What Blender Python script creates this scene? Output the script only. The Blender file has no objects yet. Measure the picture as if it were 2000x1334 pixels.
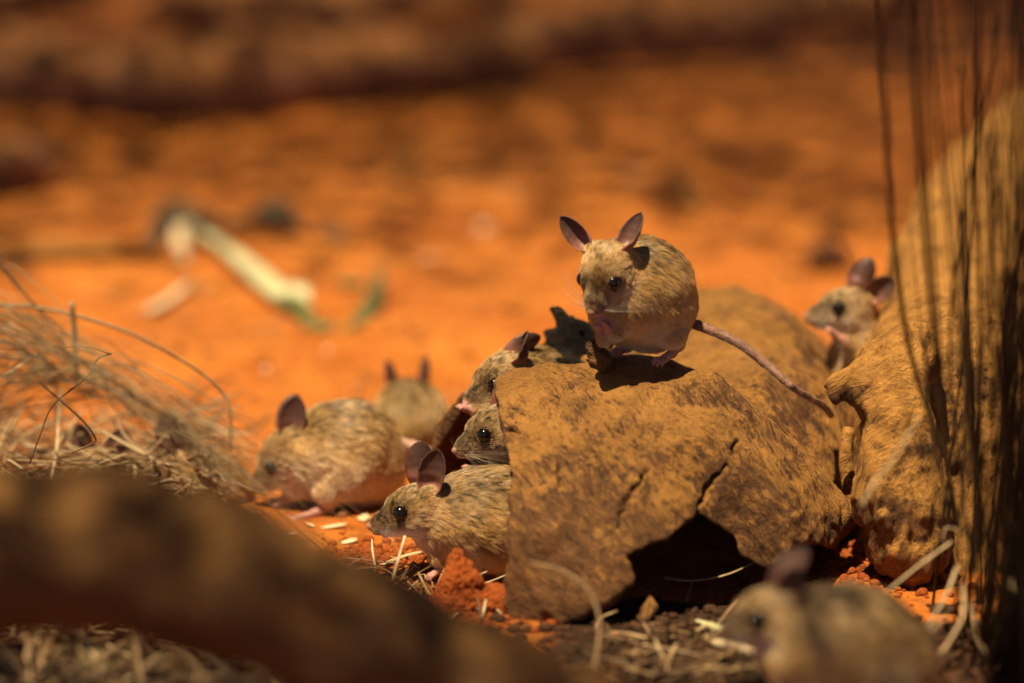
import bpy, math, random
import numpy as np
from mathutils import Vector, Matrix

random.seed(7)
RNG = np.random.default_rng(11)
S = 0.01                       # everything below is laid out in centimetres; S turns it into metres
scene = bpy.context.scene
COL = scene.collection

# ------------------------------------------------------------------ camera
CAM_H, PITCH, LENS, FOCUS = 44.6, math.radians(14.0), 100.0, 139.0
cam = bpy.data.cameras.new('camera')
cam.lens = LENS; cam.sensor_width = 36.0
cam.clip_start = 0.05; cam.clip_end = 200.0
cam.dof.use_dof = True
cam.dof.focus_distance = FOCUS * S
cam.dof.aperture_fstop = 2.5
camo = bpy.data.objects.new('camera', cam)
camo.location = (0, 0, CAM_H * S)
camo.rotation_euler = (math.pi / 2 - PITCH, 0, 0)
COL.objects.link(camo)
scene.camera = camo

# ------------------------------------------------------------------ sky and sun
SUN_DIR = Vector((-0.18, -0.19, 0.955)).normalized()
world = bpy.data.worlds.new('World'); scene.world = world
world.use_nodes = True
wn = world.node_tree.nodes; wl = world.node_tree.links
bg = wn['Background']
sky = wn.new('ShaderNodeTexSky'); sky.sky_type = 'NISHITA'; sky.sun_disc = False
sky.sun_elevation = math.asin(SUN_DIR.z)
sky.air_density = 0.7; sky.dust_density = 0.3
sky.sun_rotation = math.atan2(SUN_DIR.x, SUN_DIR.y)
wl.new(sky.outputs[0], bg.inputs['Color'])
bg.inputs['Strength'].default_value = 0.05
sun = bpy.data.lights.new('sun', 'SUN')
sun.energy = 5.0; sun.angle = math.radians(0.6); sun.color = (1.0, 0.79, 0.51)
suno = bpy.data.objects.new('sun', sun); COL.objects.link(suno)
suno.rotation_euler = SUN_DIR.to_track_quat('Z', 'Y').to_euler()
suno.location = (0, 0, 3)

scene.view_settings.view_transform = 'Standard'
scene.view_settings.look = 'None'
scene.view_settings.gamma = 1.0
scene.view_settings.use_curve_mapping = False
scene.view_settings.exposure = 0.72
scene.render.engine = 'CYCLES'
scene.cycles.max_bounces = 8
scene.cycles.transparent_max_bounces = 8
scene.cycles.caustics_reflective = False
scene.cycles.caustics_refractive = False
scene.cycles.sample_clamp_indirect = 4.0

# ------------------------------------------------------------------ photograph-to-place helpers
FPX = LENS / 36.0 * 2000.0
CT, ST = math.cos(PITCH), math.sin(PITCH)
def W(px, py, z):
    """point (cm) seen at photo pixel px, py at depth z along the optical axis"""
    a, b = (px - 1000) / FPX, (py - 667) / FPX
    return np.array([z * a, z * (CT - b * ST), CAM_H - z * (ST + b * CT)])
def to_px(p):
    p = np.asarray(p, float)
    dz = p[..., 2] - CAM_H
    zc = p[..., 1] * CT - dz * ST
    v = -(p[..., 1] * ST + dz * CT)
    return 1000 + FPX * p[..., 0] / zc, 667 + FPX * v / zc, zc
def G(px, py, z0=0.0):
    """ground point (cm) under photo pixel px, py"""
    z = (CAM_H - z0) / (ST + (py - 667) / FPX * CT)
    return W(px, py, z)
def nrm(v):
    v = np.asarray(v, float); return v / max(np.linalg.norm(v), 1e-9)

# ------------------------------------------------------------------ noise
def vnoise(p, seed=0):
    p = np.asarray(p, np.float64)
    i = np.floor(p).astype(np.int64); f = p - i; u = f * f * (3 - 2 * f)
    def hsh(x, y, z):
        h = (x * 374761393 + y * 668265263 + z * 2147483647 + seed * 974711) & 0xffffffff
        h = ((h ^ (h >> 13)) * 1274126177) & 0xffffffff
        h = ((h ^ (h >> 16)) * 2246822519) & 0xffffffff
        return ((h ^ (h >> 15)) & 0xffffff) / 8388608.0 - 1.0
    x, y, z = i[..., 0], i[..., 1], i[..., 2]
    ux, uy, uz = u[..., 0], u[..., 1], u[..., 2]
    def L(a, b, t): return a + (b - a) * t
    x0 = L(L(hsh(x, y, z), hsh(x + 1, y, z), ux), L(hsh(x, y + 1, z), hsh(x + 1, y + 1, z), ux), uy)
    x1 = L(L(hsh(x, y, z + 1), hsh(x + 1, y, z + 1), ux), L(hsh(x, y + 1, z + 1), hsh(x + 1, y + 1, z + 1), ux), uy)
    return L(x0, x1, uz)
def fbm(p, oct=4, seed=0, gain=0.5):
    p = np.asarray(p, float); s = 0; a = 1.0; t = 0
    for o in range(oct):
        s = s + a * vnoise(p * (2.03 ** o) + 17.3 * o, seed + o); t += a; a *= gain
    return s / t
def sstep(a, b, x):
    t = np.clip((x - a) / (b - a), 0, 1); return t * t * (3 - 2 * t)

# ------------------------------------------------------------------ implicit-surface toolkit
def d_cone(p, a, ra, b, rb):
    a = np.asarray(a, np.float32); b = np.asarray(b, np.float32)
    ba = b - a; L2 = float(ba @ ba)
    q = p - a
    if L2 < 1e-9: return np.sqrt((q * q).sum(-1)) - ra
    t = np.clip((q @ ba) / L2, 0, 1)
    q = q - t[..., None] * ba
    return np.sqrt((q * q).sum(-1)) - (ra + (rb - ra) * t)
def d_ell(p, c, r, R=None):
    q = p - np.asarray(c, np.float32)
    if R is not None: q = q @ np.asarray(R, np.float32)      # columns of R are the ellipsoid's axes
    r = np.asarray(r, np.float32)
    k0 = np.sqrt(((q / r) ** 2).sum(-1)); k1 = np.sqrt(((q / r ** 2) ** 2).sum(-1)) + 1e-6
    return k0 * (k0 - 1) / k1
def smin(a, b, k):
    if k <= 0: return np.minimum(a, b)
    h = np.maximum(k - np.abs(a - b), 0) / k
    return np.minimum(a, b) - h * h * k * 0.25
def smax(a, b, k): return -smin(-a, -b, k)
def d_poly(x, y, poly):
    """signed distance to a closed polygon, negative inside"""
    P = np.asarray(poly, np.float32); n = len(P)
    d = np.full(x.shape, 1e12, np.float32); ins = np.zeros(x.shape, bool)
    for i in range(n):
        ax, ay = P[i]; bx, by = P[(i + 1) % n]
        ex, ey = bx - ax, by - ay
        wx, wy = x - ax, y - ay
        t = np.clip((wx * ex + wy * ey) / (ex * ex + ey * ey + 1e-9), 0, 1)
        qx, qy = wx - ex * t, wy - ey * t
        d = np.minimum(d, qx * qx + qy * qy)
        c = (ay > y) != (by > y)
        if ey != 0: ins ^= c & (x < ex * (y - ay) / ey + ax)
    d = np.sqrt(d)
    return np.where(ins, -d, d)
def nets(f, lo, hi, h, cf=4):
    lo = np.asarray(lo, np.float32); hi = np.asarray(hi, np.float32)
    nb = np.ceil((hi - lo) / (h * cf)).astype(int) + 1
    n = nb * cf
    bc = np.stack(np.meshgrid(*[lo[k] + (np.arange(nb[k]) * cf + (cf - 1) / 2) * h for k in range(3)], indexing='ij'), -1).astype(np.float32)
    dc = f(bc.reshape(-1, 3)).reshape(nb)
    val = np.broadcast_to(dc[:, None, :, None, :, None], (nb[0], cf, nb[1], cf, nb[2], cf)).copy()
    m = np.abs(dc) < cf * h * 1.25 + h
    off = np.stack(np.meshgrid(*[(np.arange(cf) - (cf - 1) / 2) * h] * 3, indexing='ij'), -1).astype(np.float32)
    pts = bc[m][:, None, None, None, :] + off[None]
    fv = f(pts.reshape(-1, 3)).reshape(pts.shape[:-1])
    vt = val.transpose(0, 2, 4, 1, 3, 5).copy(); vt[m] = fv
    val = vt.transpose(0, 3, 1, 4, 2, 5).reshape(n).astype(np.float32)
    s = val < 0
    c = np.zeros(n - 1, np.uint8)
    for dx in (0, 1):
        for dy in (0, 1):
            for dz in (0, 1):
                c += s[dx:n[0] - 1 + dx, dy:n[1] - 1 + dy, dz:n[2] - 1 + dz]
    act = (c > 0) & (c < 8)
    ids = np.argwhere(act)
    vid = np.full(n - 1, -1, np.int32); vid[act] = np.arange(len(ids))
    acc = np.zeros((len(ids), 3)); cnt = np.zeros(len(ids))
    cor = [(dx, dy, dz) for dx in (0, 1) for dy in (0, 1) for dz in (0, 1)]
    cv = {k: val[ids[:, 0] + k[0], ids[:, 1] + k[1], ids[:, 2] + k[2]] for k in cor}
    for a in cor:
        for ax in range(3):
            if a[ax]: continue
            b = list(a); b[ax] = 1; b = tuple(b)
            va, vb = cv[a], cv[b]
            x = (va < 0) != (vb < 0)
            t = np.where(x, va / np.where(x, va - vb, 1), 0)
            pos = np.array(a, float)[None] + t[:, None] * (np.array(b) - np.array(a))[None]
            acc += pos * x[:, None]; cnt += x
    verts = lo + (ids + acc / cnt[:, None]) * h
    faces = []
    for ax in range(3):
        u, w = (ax + 1) % 3, (ax + 2) % 3
        sl0 = [slice(None)] * 3; sl1 = [slice(None)] * 3
        sl0[ax] = slice(0, n[ax] - 1); sl1[ax] = slice(1, n[ax])
        ch = s[tuple(sl0)] != s[tuple(sl1)]
        e = np.argwhere(ch)
        e = e[(e[:, u] > 0) & (e[:, w] > 0) & (e[:, u] < n[u] - 1) & (e[:, w] < n[w] - 1)]
        flip = s[e[:, 0], e[:, 1], e[:, 2]]
        def cell(du, dw):
            q = e.copy(); q[:, u] += du; q[:, w] += dw
            return vid[q[:, 0], q[:, 1], q[:, 2]]
        q = np.stack([cell(-1, -1), cell(0, -1), cell(0, 0), cell(-1, 0)], 1)
        q[~flip] = q[~flip][:, ::-1]
        faces.append(q)
    faces = np.concatenate(faces); faces = faces[(faces >= 0).all(1)]
    return verts.astype(np.float64), faces
def vnormals(v, f):
    n = np.cross(v[f[:, 2]] - v[f[:, 0]], v[f[:, 3 if f.shape[1] == 4 else 1]] - v[f[:, 1 if f.shape[1] == 4 else 0]])
    if f.shape[1] == 3: n = -n
    out = np.zeros_like(v)
    for k in range(f.shape[1]): np.add.at(out, f[:, k], n)
    return out / (np.linalg.norm(out, axis=1, keepdims=True) + 1e-12)

# ------------------------------------------------------------------ object helpers
def mesh_from(name, v, f, mats=(), smooth=True, attrs=None):
    """v in cm (local), f an (n,3|4) array or a list of index tuples"""
    me = bpy.data.meshes.new(name)
    v = np.asarray(v, np.float64) * S
    if isinstance(f, np.ndarray):
        me.vertices.add(len(v)); me.vertices.foreach_set('co', v.astype(np.float32).ravel())
        k = f.shape[1]
        me.loops.add(f.size); me.loops.foreach_set('vertex_index', f.astype(np.int32).ravel())
        me.polygons.add(len(f)); me.polygons.foreach_set('loop_start', np.arange(0, f.size, k, dtype=np.int32))
        me.update(calc_edges=True); me.validate()
    else:
        me.from_pydata([tuple(x) for x in v], [], [tuple(int(i) for i in x) for x in f])
    if smooth: me.polygons.foreach_set('use_smooth', np.ones(len(me.polygons), bool))
    for k, (typ, arr) in (attrs or {}).items():
        a = me.attributes.new(k, typ, 'POINT')
        a.data.foreach_set('vector' if typ == 'FLOAT_VECTOR' else 'color' if typ == 'FLOAT_COLOR' else 'value', np.asarray(arr, np.float32).ravel())
    for m in mats: me.materials.append(m)
    return me
def link(name, data, base=(0, 0, 0), parent=None):
    o = bpy.data.objects.new(name, data)
    o.location = [float(c) * S for c in base]
    COL.objects.link(o)
    if parent is not None: o.parent = parent
    return o
def tag(o, label=None, cat=None, group=None, kind=None):
    if label: o['label'] = label
    if cat: o['category'] = cat
    if group: o['group'] = group
    if kind: o['kind'] = kind
    return o
def world_mesh(name, v, f, mat, base=None, parent=None, smooth=True, attrs=None):
    """vertices in world cm; origin at base (default: middle of the foot)"""
    v = np.asarray(v, float)
    if base is None: base = np.array([v[:, 0].mean(), v[:, 1].mean(), v[:, 2].min()])
    return link(name, mesh_from(name, v - base, f, [mat] if mat else [], smooth, attrs), base, parent)
def spline(pts, n):
    P = np.asarray(pts, float)
    if len(P) == 2: return P[0] + (P[1] - P[0]) * np.linspace(0, 1, n)[:, None]
    Q = np.vstack([2 * P[0] - P[1], P, 2 * P[-1] - P[-2]])
    t = np.linspace(0, len(P) - 1 - 1e-6, n); i = t.astype(int); u = (t - i)[:, None]
    a, b, c, d = Q[i], Q[i + 1], Q[i + 2], Q[i + 3]
    return 0.5 * (2 * b + (c - a) * u + (2 * a - 5 * b + 4 * c - d) * u ** 2 + (3 * b - a - 3 * c + d) * u ** 3)
def tube(path, rad, sides=6, flat=1.0, twist=0.0, up=(0, 0, 1)):
    """tube along a polyline; flat<1 squeezes it into a blade"""
    P = np.asarray(path, float); n = len(P)
    rad = np.broadcast_to(np.asarray(rad, float), (n,))
    T = np.gradient(P, axis=0); T /= np.linalg.norm(T, axis=1, keepdims=True) + 1e-9
    up = np.asarray(up, float)
    if abs(T[0] @ up) > 0.95: up = np.array([1.0, 0.2, 0])
    v = []; a = np.linspace(0, 2 * np.pi, sides, endpoint=False)
    N = nrm(up - T[0] * (up @ T[0]))
    for i in range(n):
        N = nrm(N - T[i] * (N @ T[i])); B = np.cross(T[i], N)
        ang = a + twist * i / max(n - 1, 1)
        ca, sa = np.cos(a), np.sin(a) * flat
        tw = twist * i / max(n - 1, 1); ct, s_ = math.cos(tw), math.sin(tw)
        N2 = N * ct + B * s_; B2 = B * ct - N * s_
        v.append(P[i] + rad[i] * (ca[:, None] * B2 + sa[:, None] * N2))
    v = np.vstack(v); f = []
    for i in range(n - 1):
        for k in range(sides):
            k2 = (k + 1) % sides
            f.append((i * sides + k, i * sides + k2, (i + 1) * sides + k2, (i + 1) * sides + k))
    f.append(tuple(range(sides))[::-1]); f.append(tuple((n - 1) * sides + k for k in range(sides)))
    return v, f
class MB:
    """collects pieces for one mesh"""
    def __init__(self): self.v = []; self.f = []; self.n = 0; self.c = []
    def add(self, v, f, c=0.5):
        self.v.append(np.asarray(v)); self.f += [tuple(i + self.n for i in x) for x in f]
        self.c += [c] * len(v); self.n += len(v)

# ------------------------------------------------------------------ materials
def mat_new(name):
    m = bpy.data.materials.new(name); m.use_nodes = True
    nt = m.node_tree; b = nt.nodes['Principled BSDF']
    b.inputs['Specular IOR Level'].default_value = 0.25
    return m, nt, b
def nd(nt, typ, **kw):
    n = nt.nodes.new(typ)
    for k, v in kw.items():
        if k.startswith('i_'):
            key = k[2:].replace('_', ' ')
            n.inputs[key].default_value = v
        else: setattr(n, k, v)
    return n
def ramp(nt, stops, fac=None, interp='LINEAR'):
    r = nt.nodes.new('ShaderNodeValToRGB'); cr = r.color_ramp; cr.interpolation = interp
    while len(cr.elements) > 1: cr.elements.remove(cr.elements[-1])
    for i, (p, c) in enumerate(stops):
        e = cr.elements[0] if i == 0 else cr.elements.new(p)
        e.position = p; e.color = (*c, 1) if len(c) == 3 else c
    if fac is not None: nt.links.new(fac, r.inputs[0])
    return r
def coords(nt, scale=(1, 1, 1), rot=(0, 0, 0), kind='Object'):
    tc = nt.nodes.new('ShaderNodeTexCoord'); mp = nt.nodes.new('ShaderNodeMapping')
    mp.inputs['Scale'].default_value = scale; mp.inputs['Rotation'].default_value = rot
    nt.links.new(tc.outputs[kind], mp.inputs[0]); return mp.outputs[0]
def noise(nt, vec, scale, detail=6, rough=0.6, dist=0.0):
    n = nd(nt, 'ShaderNodeTexNoise', i_Scale=scale, i_Detail=detail, i_Roughness=rough, i_Distortion=dist)
    nt.links.new(vec, n.inputs['Vector']); return n.outputs['Fac']
def mixc(nt, fac, a, b, mode='MIX'):
    m = nt.nodes.new('ShaderNodeMix'); m.data_type = 'RGBA'; m.blend_type = mode
    for sock, val in ((m.inputs[0], fac), (m.inputs[6], a), (m.inputs[7], b)):
        if isinstance(val, (int, float)): sock.default_value = val
        elif isinstance(val, tuple): sock.default_value = (*val, 1)
        else: nt.links.new(val, sock)
    return m.outputs[2]
def math_(nt, op, a, b=0.0, clamp=False):
    m = nt.nodes.new('ShaderNodeMath'); m.operation = op; m.use_clamp = clamp
    for sock, val in ((m.inputs[0], a), (m.inputs[1], b)):
        if isinstance(val, (int, float)): sock.default_value = val
        else: nt.links.new(val, sock)
    return m.outputs[0]
def bump(nt, b, height, strength, dist):
    n = nd(nt, 'ShaderNodeBump', i_Strength=strength, i_Distance=dist)
    nt.links.new(height, n.inputs['Height'])
    nt.links.new(n.outputs[0], b.inputs['Normal']); return n

def mat_sand(name='red_sand', c0=(0.46, 0.130, 0.016), c1=(0.64, 0.218, 0.030), humus_shade=False):
    m, nt, b = mat_new(name)
    o = coords(nt)
    n1 = noise(nt, o, 9, 5, 0.6); n2 = noise(nt, o, 60, 6, 0.7); n3 = noise(nt, o, 900, 3, 0.7)
    r1 = ramp(nt, [(0.32, c0), (0.68, c1)], n1)
    r2 = ramp(nt, [(0.30, (0.45, 0.40, 0.38)), (0.5, (1, 1, 1)), (0.75, (1.12, 1.1, 1.1))], n2)
    c = mixc(nt, 1.0, r1.outputs[0], r2.outputs[0], 'MULTIPLY')
    r3 = ramp(nt, [(0.34, (0.35, 0.28, 0.25)), (0.46, (1, 1, 1)), (0.62, (1, 1, 1)), (0.70, (1.5, 1.6, 1.9))], n3)
    c = mixc(nt, 0.75, c, r3.outputs[0], 'MULTIPLY')
    if humus_shade:
        a = nd(nt, 'ShaderNodeAttribute', attribute_name='humus_shade')
        hr = ramp(nt, [(0.35, (0.016, 0.008, 0.004)), (0.6, (0.055, 0.024, 0.010)), (0.72, (0.16, 0.05, 0.014))], n2)  # near-black ramp: dark soil, darkened further by painted shade
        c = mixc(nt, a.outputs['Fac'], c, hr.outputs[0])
    nt.links.new(c, b.inputs['Base Color']); b.inputs['Roughness'].default_value = 0.95
    h = math_(nt, 'ADD', math_(nt, 'MULTIPLY', n2, 0.7), math_(nt, 'MULTIPLY', n3, 0.45))
    bump(nt, b, h, 0.9, 0.004)
    return m
def mat_wood(name, dust, mid, dark, rot, stretch=(1, 1, 7), grain=120, dust_amt=0.5, bump_d=0.003, char=False):
    m, nt, b = mat_new(name)
    o = coords(nt)
    # bend the fibre direction with a slow noise
    nz = nd(nt, 'ShaderNodeTexNoise', i_Scale=11.0, i_Detail=2.0)
    nt.links.new(o, nz.inputs['Vector'])
    sc = nt.nodes.new('ShaderNodeVectorMath'); sc.operation = 'MULTIPLY_ADD'
    nt.links.new(nz.outputs['Color'], sc.inputs[0]); sc.inputs[1].default_value = (0.05, 0.05, 0.05)
    nt.links.new(o, sc.inputs[2])
    mp = nt.nodes.new('ShaderNodeMapping'); mp.inputs['Rotation'].default_value = rot
    nt.links.new(sc.outputs[0], mp.inputs[0])
    mp2 = nt.nodes.new('ShaderNodeMapping'); mp2.inputs['Scale'].default_value = [1.0 / s for s in stretch]
    nt.links.new(mp.outputs[0], mp2.inputs[0])
    g = noise(nt, mp2.outputs[0], grain, 8, 0.68, 0.3)
    g2 = noise(nt, mp2.outputs[0], grain * 3.3, 5, 0.7, 0.2)
    big = noise(nt, o, 16, 6, 0.66, 0.5)
    midn = noise(nt, o, 70, 6, 0.7, 0.3)
    grainy = math_(nt, 'ADD', math_(nt, 'MULTIPLY', g, 0.6), math_(nt, 'MULTIPLY', g2, 0.4))
    wood = ramp(nt, [(0.36, dark), (0.50, mid), (0.66, tuple(x * 1.5 for x in mid))], grainy)
    dustr = ramp(nt, [(0.3, tuple(x * 0.55 for x in dust)), (0.58, dust)], midn)
    dustg = ramp(nt, [(0.36, (0.5, 0.46, 0.42)), (0.52, (1, 1, 1)), (0.66, (1.15, 1.15, 1.12))], grainy)
    dustm = mixc(nt, 0.8, dustr.outputs[0], dustg.outputs[0], 'MULTIPLY')
    geo = nt.nodes.new('ShaderNodeNewGeometry'); sx = nt.nodes.new('ShaderNodeSeparateXYZ')
    nt.links.new(geo.outputs['Normal'], sx.inputs[0])
    up = math_(nt, 'MULTIPLY', sx.outputs[2], 0.45)
    f = math_(nt, 'ADD', up, math_(nt, 'MULTIPLY', big, 0.95))
    f = math_(nt, 'ADD', f, math_(nt, 'MULTIPLY', grainy, 1.5))
    f = math_(nt, 'ADD', f, math_(nt, 'MULTIPLY', midn, 0.5))
    f = math_(nt, 'MULTIPLY', math_(nt, 'SUBTRACT', f, 1.62 - dust_amt * 0.5), 6.0, True)
    c = mixc(nt, f, wood.outputs[0], dustm)
    if char:
        a = nd(nt, 'ShaderNodeAttribute', attribute_name='char')
        rot_ = ramp(nt, [(0.42, (0.008, 0.006, 0.005)), (0.58, (0.03, 0.019, 0.012)), (0.68, (0.22, 0.11, 0.04))], midn)
        c = mixc(nt, a.outputs['Fac'], c, rot_.outputs[0])
    nt.links.new(c, b.inputs['Base Color'])
    b.inputs['Roughness'].default_value = 0.82
    h = math_(nt, 'ADD', math_(nt, 'MULTIPLY', grainy, 1.0), math_(nt, 'MULTIPLY', midn, 0.6))
    bump(nt, b, h, 1.0, bump_d * 1.6)
    return m
def mat_plain(name, stops, scale=60, rough=0.8, bump_s=0.3, bump_d=0.001, spec=0.25, trans=0.0):
    m, nt, b = mat_new(name)
    o = coords(nt)
    n = noise(nt, o, scale, 5, 0.6)
    r = ramp(nt, stops, n)
    nt.links.new(r.outputs[0], b.inputs['Base Color'])
    b.inputs['Roughness'].default_value = rough; b.inputs['Specular IOR Level'].default_value = spec
    bump(nt, b, n, bump_s, bump_d)
    if trans > 0:
        t = nt.nodes.new('ShaderNodeBsdfTranslucent'); nt.links.new(r.outputs[0], t.inputs[0])
        mx = nt.nodes.new('ShaderNodeMixShader'); mx.inputs[0].default_value = trans
        out = nt.nodes['Material Output']
        nt.links.new(b.outputs[0], mx.inputs[1]); nt.links.new(t.outputs[0], mx.inputs[2])
        nt.links.new(mx.outputs[0], out.inputs[0])
    return m
def mat_straw(name, stops):
    """colour picked per blade through the 'tone' attribute"""
    m, nt, b = mat_new(name)
    a = nd(nt, 'ShaderNodeAttribute', attribute_name='tone')
    r = ramp(nt, stops, a.outputs['Fac'])
    o = coords(nt); n = noise(nt, o, 160, 4)
    rr = ramp(nt, [(0.3, (0.6, 0.55, 0.5)), (0.7, (1.1, 1.1, 1.1))], n)
    c = mixc(nt, 1.0, r.outputs[0], rr.outputs[0], 'MULTIPLY')
    nt.links.new(c, b.inputs['Base Color']); b.inputs['Roughness'].default_value = 0.55
    return m

SAND = mat_sand(humus_shade=True)
HUMUS_SHADE = mat_plain('dark_humus_shade', [(0.35, (0.022, 0.011, 0.006)), (0.6, (0.07, 0.03, 0.012)), (0.72, (0.18, 0.06, 0.018))], 150, 0.9, 0.6, 0.002)  # dark soil colour with the shade on it mixed in
CRUMB = mat_sand('damp_red_earth', (0.30, 0.062, 0.010), (0.44, 0.115, 0.018))
LOGM = mat_wood('dusty_log_wood', (0.56, 0.27, 0.066), (0.23, 0.108, 0.040), (0.042, 0.026, 0.018), (0.5, 0.62, 0.3), (1, 1, 3.2), 330, -0.10, 0.005, char=True)
TRUNKM = mat_wood('dusty_trunk_wood', (0.62, 0.305, 0.072), (0.26, 0.125, 0.042), (0.045, 0.027, 0.017), (-0.25, -0.35, 0.0), (1, 1, 7), 190, 0.42, 0.005)
FOREM = mat_wood('brown_branch_wood', (0.28, 0.135, 0.038), (0.14, 0.068, 0.022), (0.03, 0.019, 0.012), (0, 1.2, 0), (1, 1, 5), 40, 0.1, 0.004)
FARM = mat_wood('dark_far_wood', (0.44, 0.185, 0.055), (0.26, 0.12, 0.058), (0.04, 0.024, 0.017), (0, 1.5, 0), (1, 1, 5), 30, 0.1, 0.006)
CHAR = mat_plain('rotten_black_wood', [(0.35, (0.010, 0.008, 0.007)), (0.6, (0.035, 0.022, 0.014)), (0.72, (0.16, 0.08, 0.03))], 120, 0.85, 0.8, 0.003)
STRAW = mat_straw('dry_straw', [(0.0, (0.10, 0.055, 0.025)), (0.35, (0.26, 0.16, 0.075)), (0.7, (0.50, 0.36, 0.19)), (1.0, (0.74, 0.62, 0.38))])
GRASS = mat_straw('dry_grass', [(0.0, (0.020, 0.012, 0.007)), (0.5, (0.13, 0.070, 0.028)), (0.8, (0.29, 0.24, 0.13)), (1.0, (0.50, 0.37, 0.20))])
PALEV = mat_plain('pale_green_stalk', [(0.3, (0.42, 0.43, 0.19)), (0.7, (0.66, 0.64, 0.38))], 40, 0.45, 0.2, 0.001, 0.4)
LEAFV = mat_plain('green_leaf_end', [(0.3, (0.06, 0.075, 0.02)), (0.7, (0.20, 0.21, 0.065))], 60, 0.5, 0.3, 0.001, 0.4)
WILT = mat_plain('wilted_leaf', [(0.3, (0.035, 0.03, 0.018)), (0.7, (0.11, 0.085, 0.045))], 60, 0.7, 0.4, 0.002)
PEBBLE = mat_plain('pale_pebble_stone', [(0.3, (0.62, 0.48, 0.32)), (0.7, (0.85, 0.74, 0.58))], 200, 0.35, 0.2, 0.001, 0.6)
DARKPEB = mat_plain('dark_pebble_stone', [(0.3, (0.10, 0.05, 0.025)), (0.7, (0.22, 0.09, 0.035))], 200, 0.8, 0.3, 0.001)
FLAKE = mat_plain('pale_husk', [(0.3, (0.62, 0.45, 0.24)), (0.7, (0.80, 0.66, 0.42))], 150, 0.6, 0.2, 0.0005)
EYE = mat_plain('black_eye', [(0.0, (0.004, 0.003, 0.003)), (1.0, (0.008, 0.006, 0.005))], 50, 0.09, 0.0, 0.0001, 0.5)
WHISK = mat_plain('whisker_hair', [(0.3, (0.40, 0.34, 0.27)), (0.7, (0.7, 0.62, 0.5))], 90, 0.35, 0.0, 0.0001, 0.5)

def mat_mouse():
    m, nt, b = mat_new('mouse_body')
    a = nd(nt, 'ShaderNodeAttribute', attribute_name='tint')
    o = coords(nt); n = noise(nt, o, 420, 4, 0.6)
    r = ramp(nt, [(0.3, (0.72, 0.66, 0.64)), (0.7, (1.1, 1.08, 1.06))], n)
    c = mixc(nt, 1.0, a.outputs['Color'], r.outputs[0], 'MULTIPLY')
    nt.links.new(c, b.inputs['Base Color'])
    b.inputs['Roughness'].default_value = 0.55
    b.inputs['Subsurface Weight'].default_value = 0.15
    b.inputs['Subsurface Radius'].default_value = (0.003, 0.001, 0.0006)
    b.inputs['Subsurface Scale'].default_value = 1.0
    bump(nt, b, n, 0.35, 0.0006)
    return m
def mat_ear():
    m, nt, b = mat_new('ear_skin')
    a = nd(nt, 'ShaderNodeAttribute', attribute_name='along')
    r = ramp(nt, [(0.0, (0.48, 0.20, 0.15)), (0.30, (0.34, 0.145, 0.11)), (0.55, (0.17, 0.085, 0.065)), (1.0, (0.115, 0.062, 0.05))], a.outputs['Fac'])
    o = coords(nt); n = noise(nt, o, 300, 4, 0.6)
    rr = ramp(nt, [(0.3, (0.75, 0.75, 0.75)), (0.7, (1.1, 1.1, 1.1))], n)
    c = mixc(nt, 1.0, r.outputs[0], rr.outputs[0], 'MULTIPLY')
    nt.links.new(c, b.inputs['Base Color']); b.inputs['Roughness'].default_value = 0.42
    b.inputs['Specular IOR Level'].default_value = 0.45
    bump(nt, b, n, 0.25, 0.0005)
    t = nt.nodes.new('ShaderNodeBsdfTranslucent'); nt.links.new(c, t.inputs[0])
    mx = nt.nodes.new('ShaderNodeMixShader'); mx.inputs[0].default_value = 0.35
    nt.links.new(b.outputs[0], mx.inputs[1]); nt.links.new(t.outputs[0], mx.inputs[2])
    nt.links.new(mx.outputs[0], nt.nodes['Material Output'].inputs[0])
    return m
def mat_fur():
    m = bpy.data.materials.new('mouse_fur'); m.use_nodes = True
    nt = m.node_tree; nt.nodes.remove(nt.nodes['Principled BSDF'])
    a = nd(nt, 'ShaderNodeAttribute', attribute_name='tint')
    h = nt.nodes.new('ShaderNodeBsdfPrincipled')
    nt.links.new(a.outputs['Color'], h.inputs['Base Color'])
    h.inputs['Roughness'].default_value = 0.36; h.inputs['Specular IOR Level'].default_value = 0.5
    nt.links.new(h.outputs[0], nt.nodes['Material Output'].inputs[0])
    return m
MOUSE, EARM, FUR = mat_mouse(), mat_ear(), mat_fur()

# ------------------------------------------------------------------ ground
def ground_z(x, y):
    p = np.stack([np.asarray(x, float), np.asarray(y, float), np.zeros_like(np.asarray(x, float))], -1)
    z = 0.8 * fbm(p / 26.0, 2, 3) + 0.45 * fbm(p / 6.0, 3, 5)
    near = np.exp(-((p[..., 0] + 6) / 22) ** 2 - ((p[..., 1] - 132) / 14) ** 2)
    z = z + near * 0.28 * np.abs(fbm(p / 1.1, 3, 9))
    z = z * (0.4 + 0.6 * sstep(6, 30, np.abs(p[..., 1] - 134) + np.abs(p[..., 0]) * 0.4))
    # a scrape under the arch of the hollow log
    z = z - 1.2 * np.exp(-((p[..., 0] - 10) / 5) ** 2 - ((p[..., 1] - 135) / 6) ** 2)
    return z
def axis(lo, hi, d, far, g=1.35):
    a = list(np.arange(lo, hi + d / 2, d)); s = d
    while a[-1] < far: s *= g; a.append(a[-1] + s)
    s = d; b = []; c = lo
    while c > -far: s *= g; c -= s; b.append(c)
    return np.array(b[::-1] + a)
gx, gy = axis(-40, 42, 0.4, 2600), axis(108, 200, 0.4, 3200)
XX, YY = np.meshgrid(gx, gy, indexing='ij')
ZZ = ground_z(XX, YY)
gv = np.stack([XX, YY, ZZ], -1).reshape(-1, 3)
ii = np.arange(len(gx) * len(gy)).reshape(len(gx), len(gy))
gf = np.stack([ii[:-1, :-1], ii[1:, :-1], ii[1:, 1:], ii[:-1, 1:]], -1).reshape(-1, 4)
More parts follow.
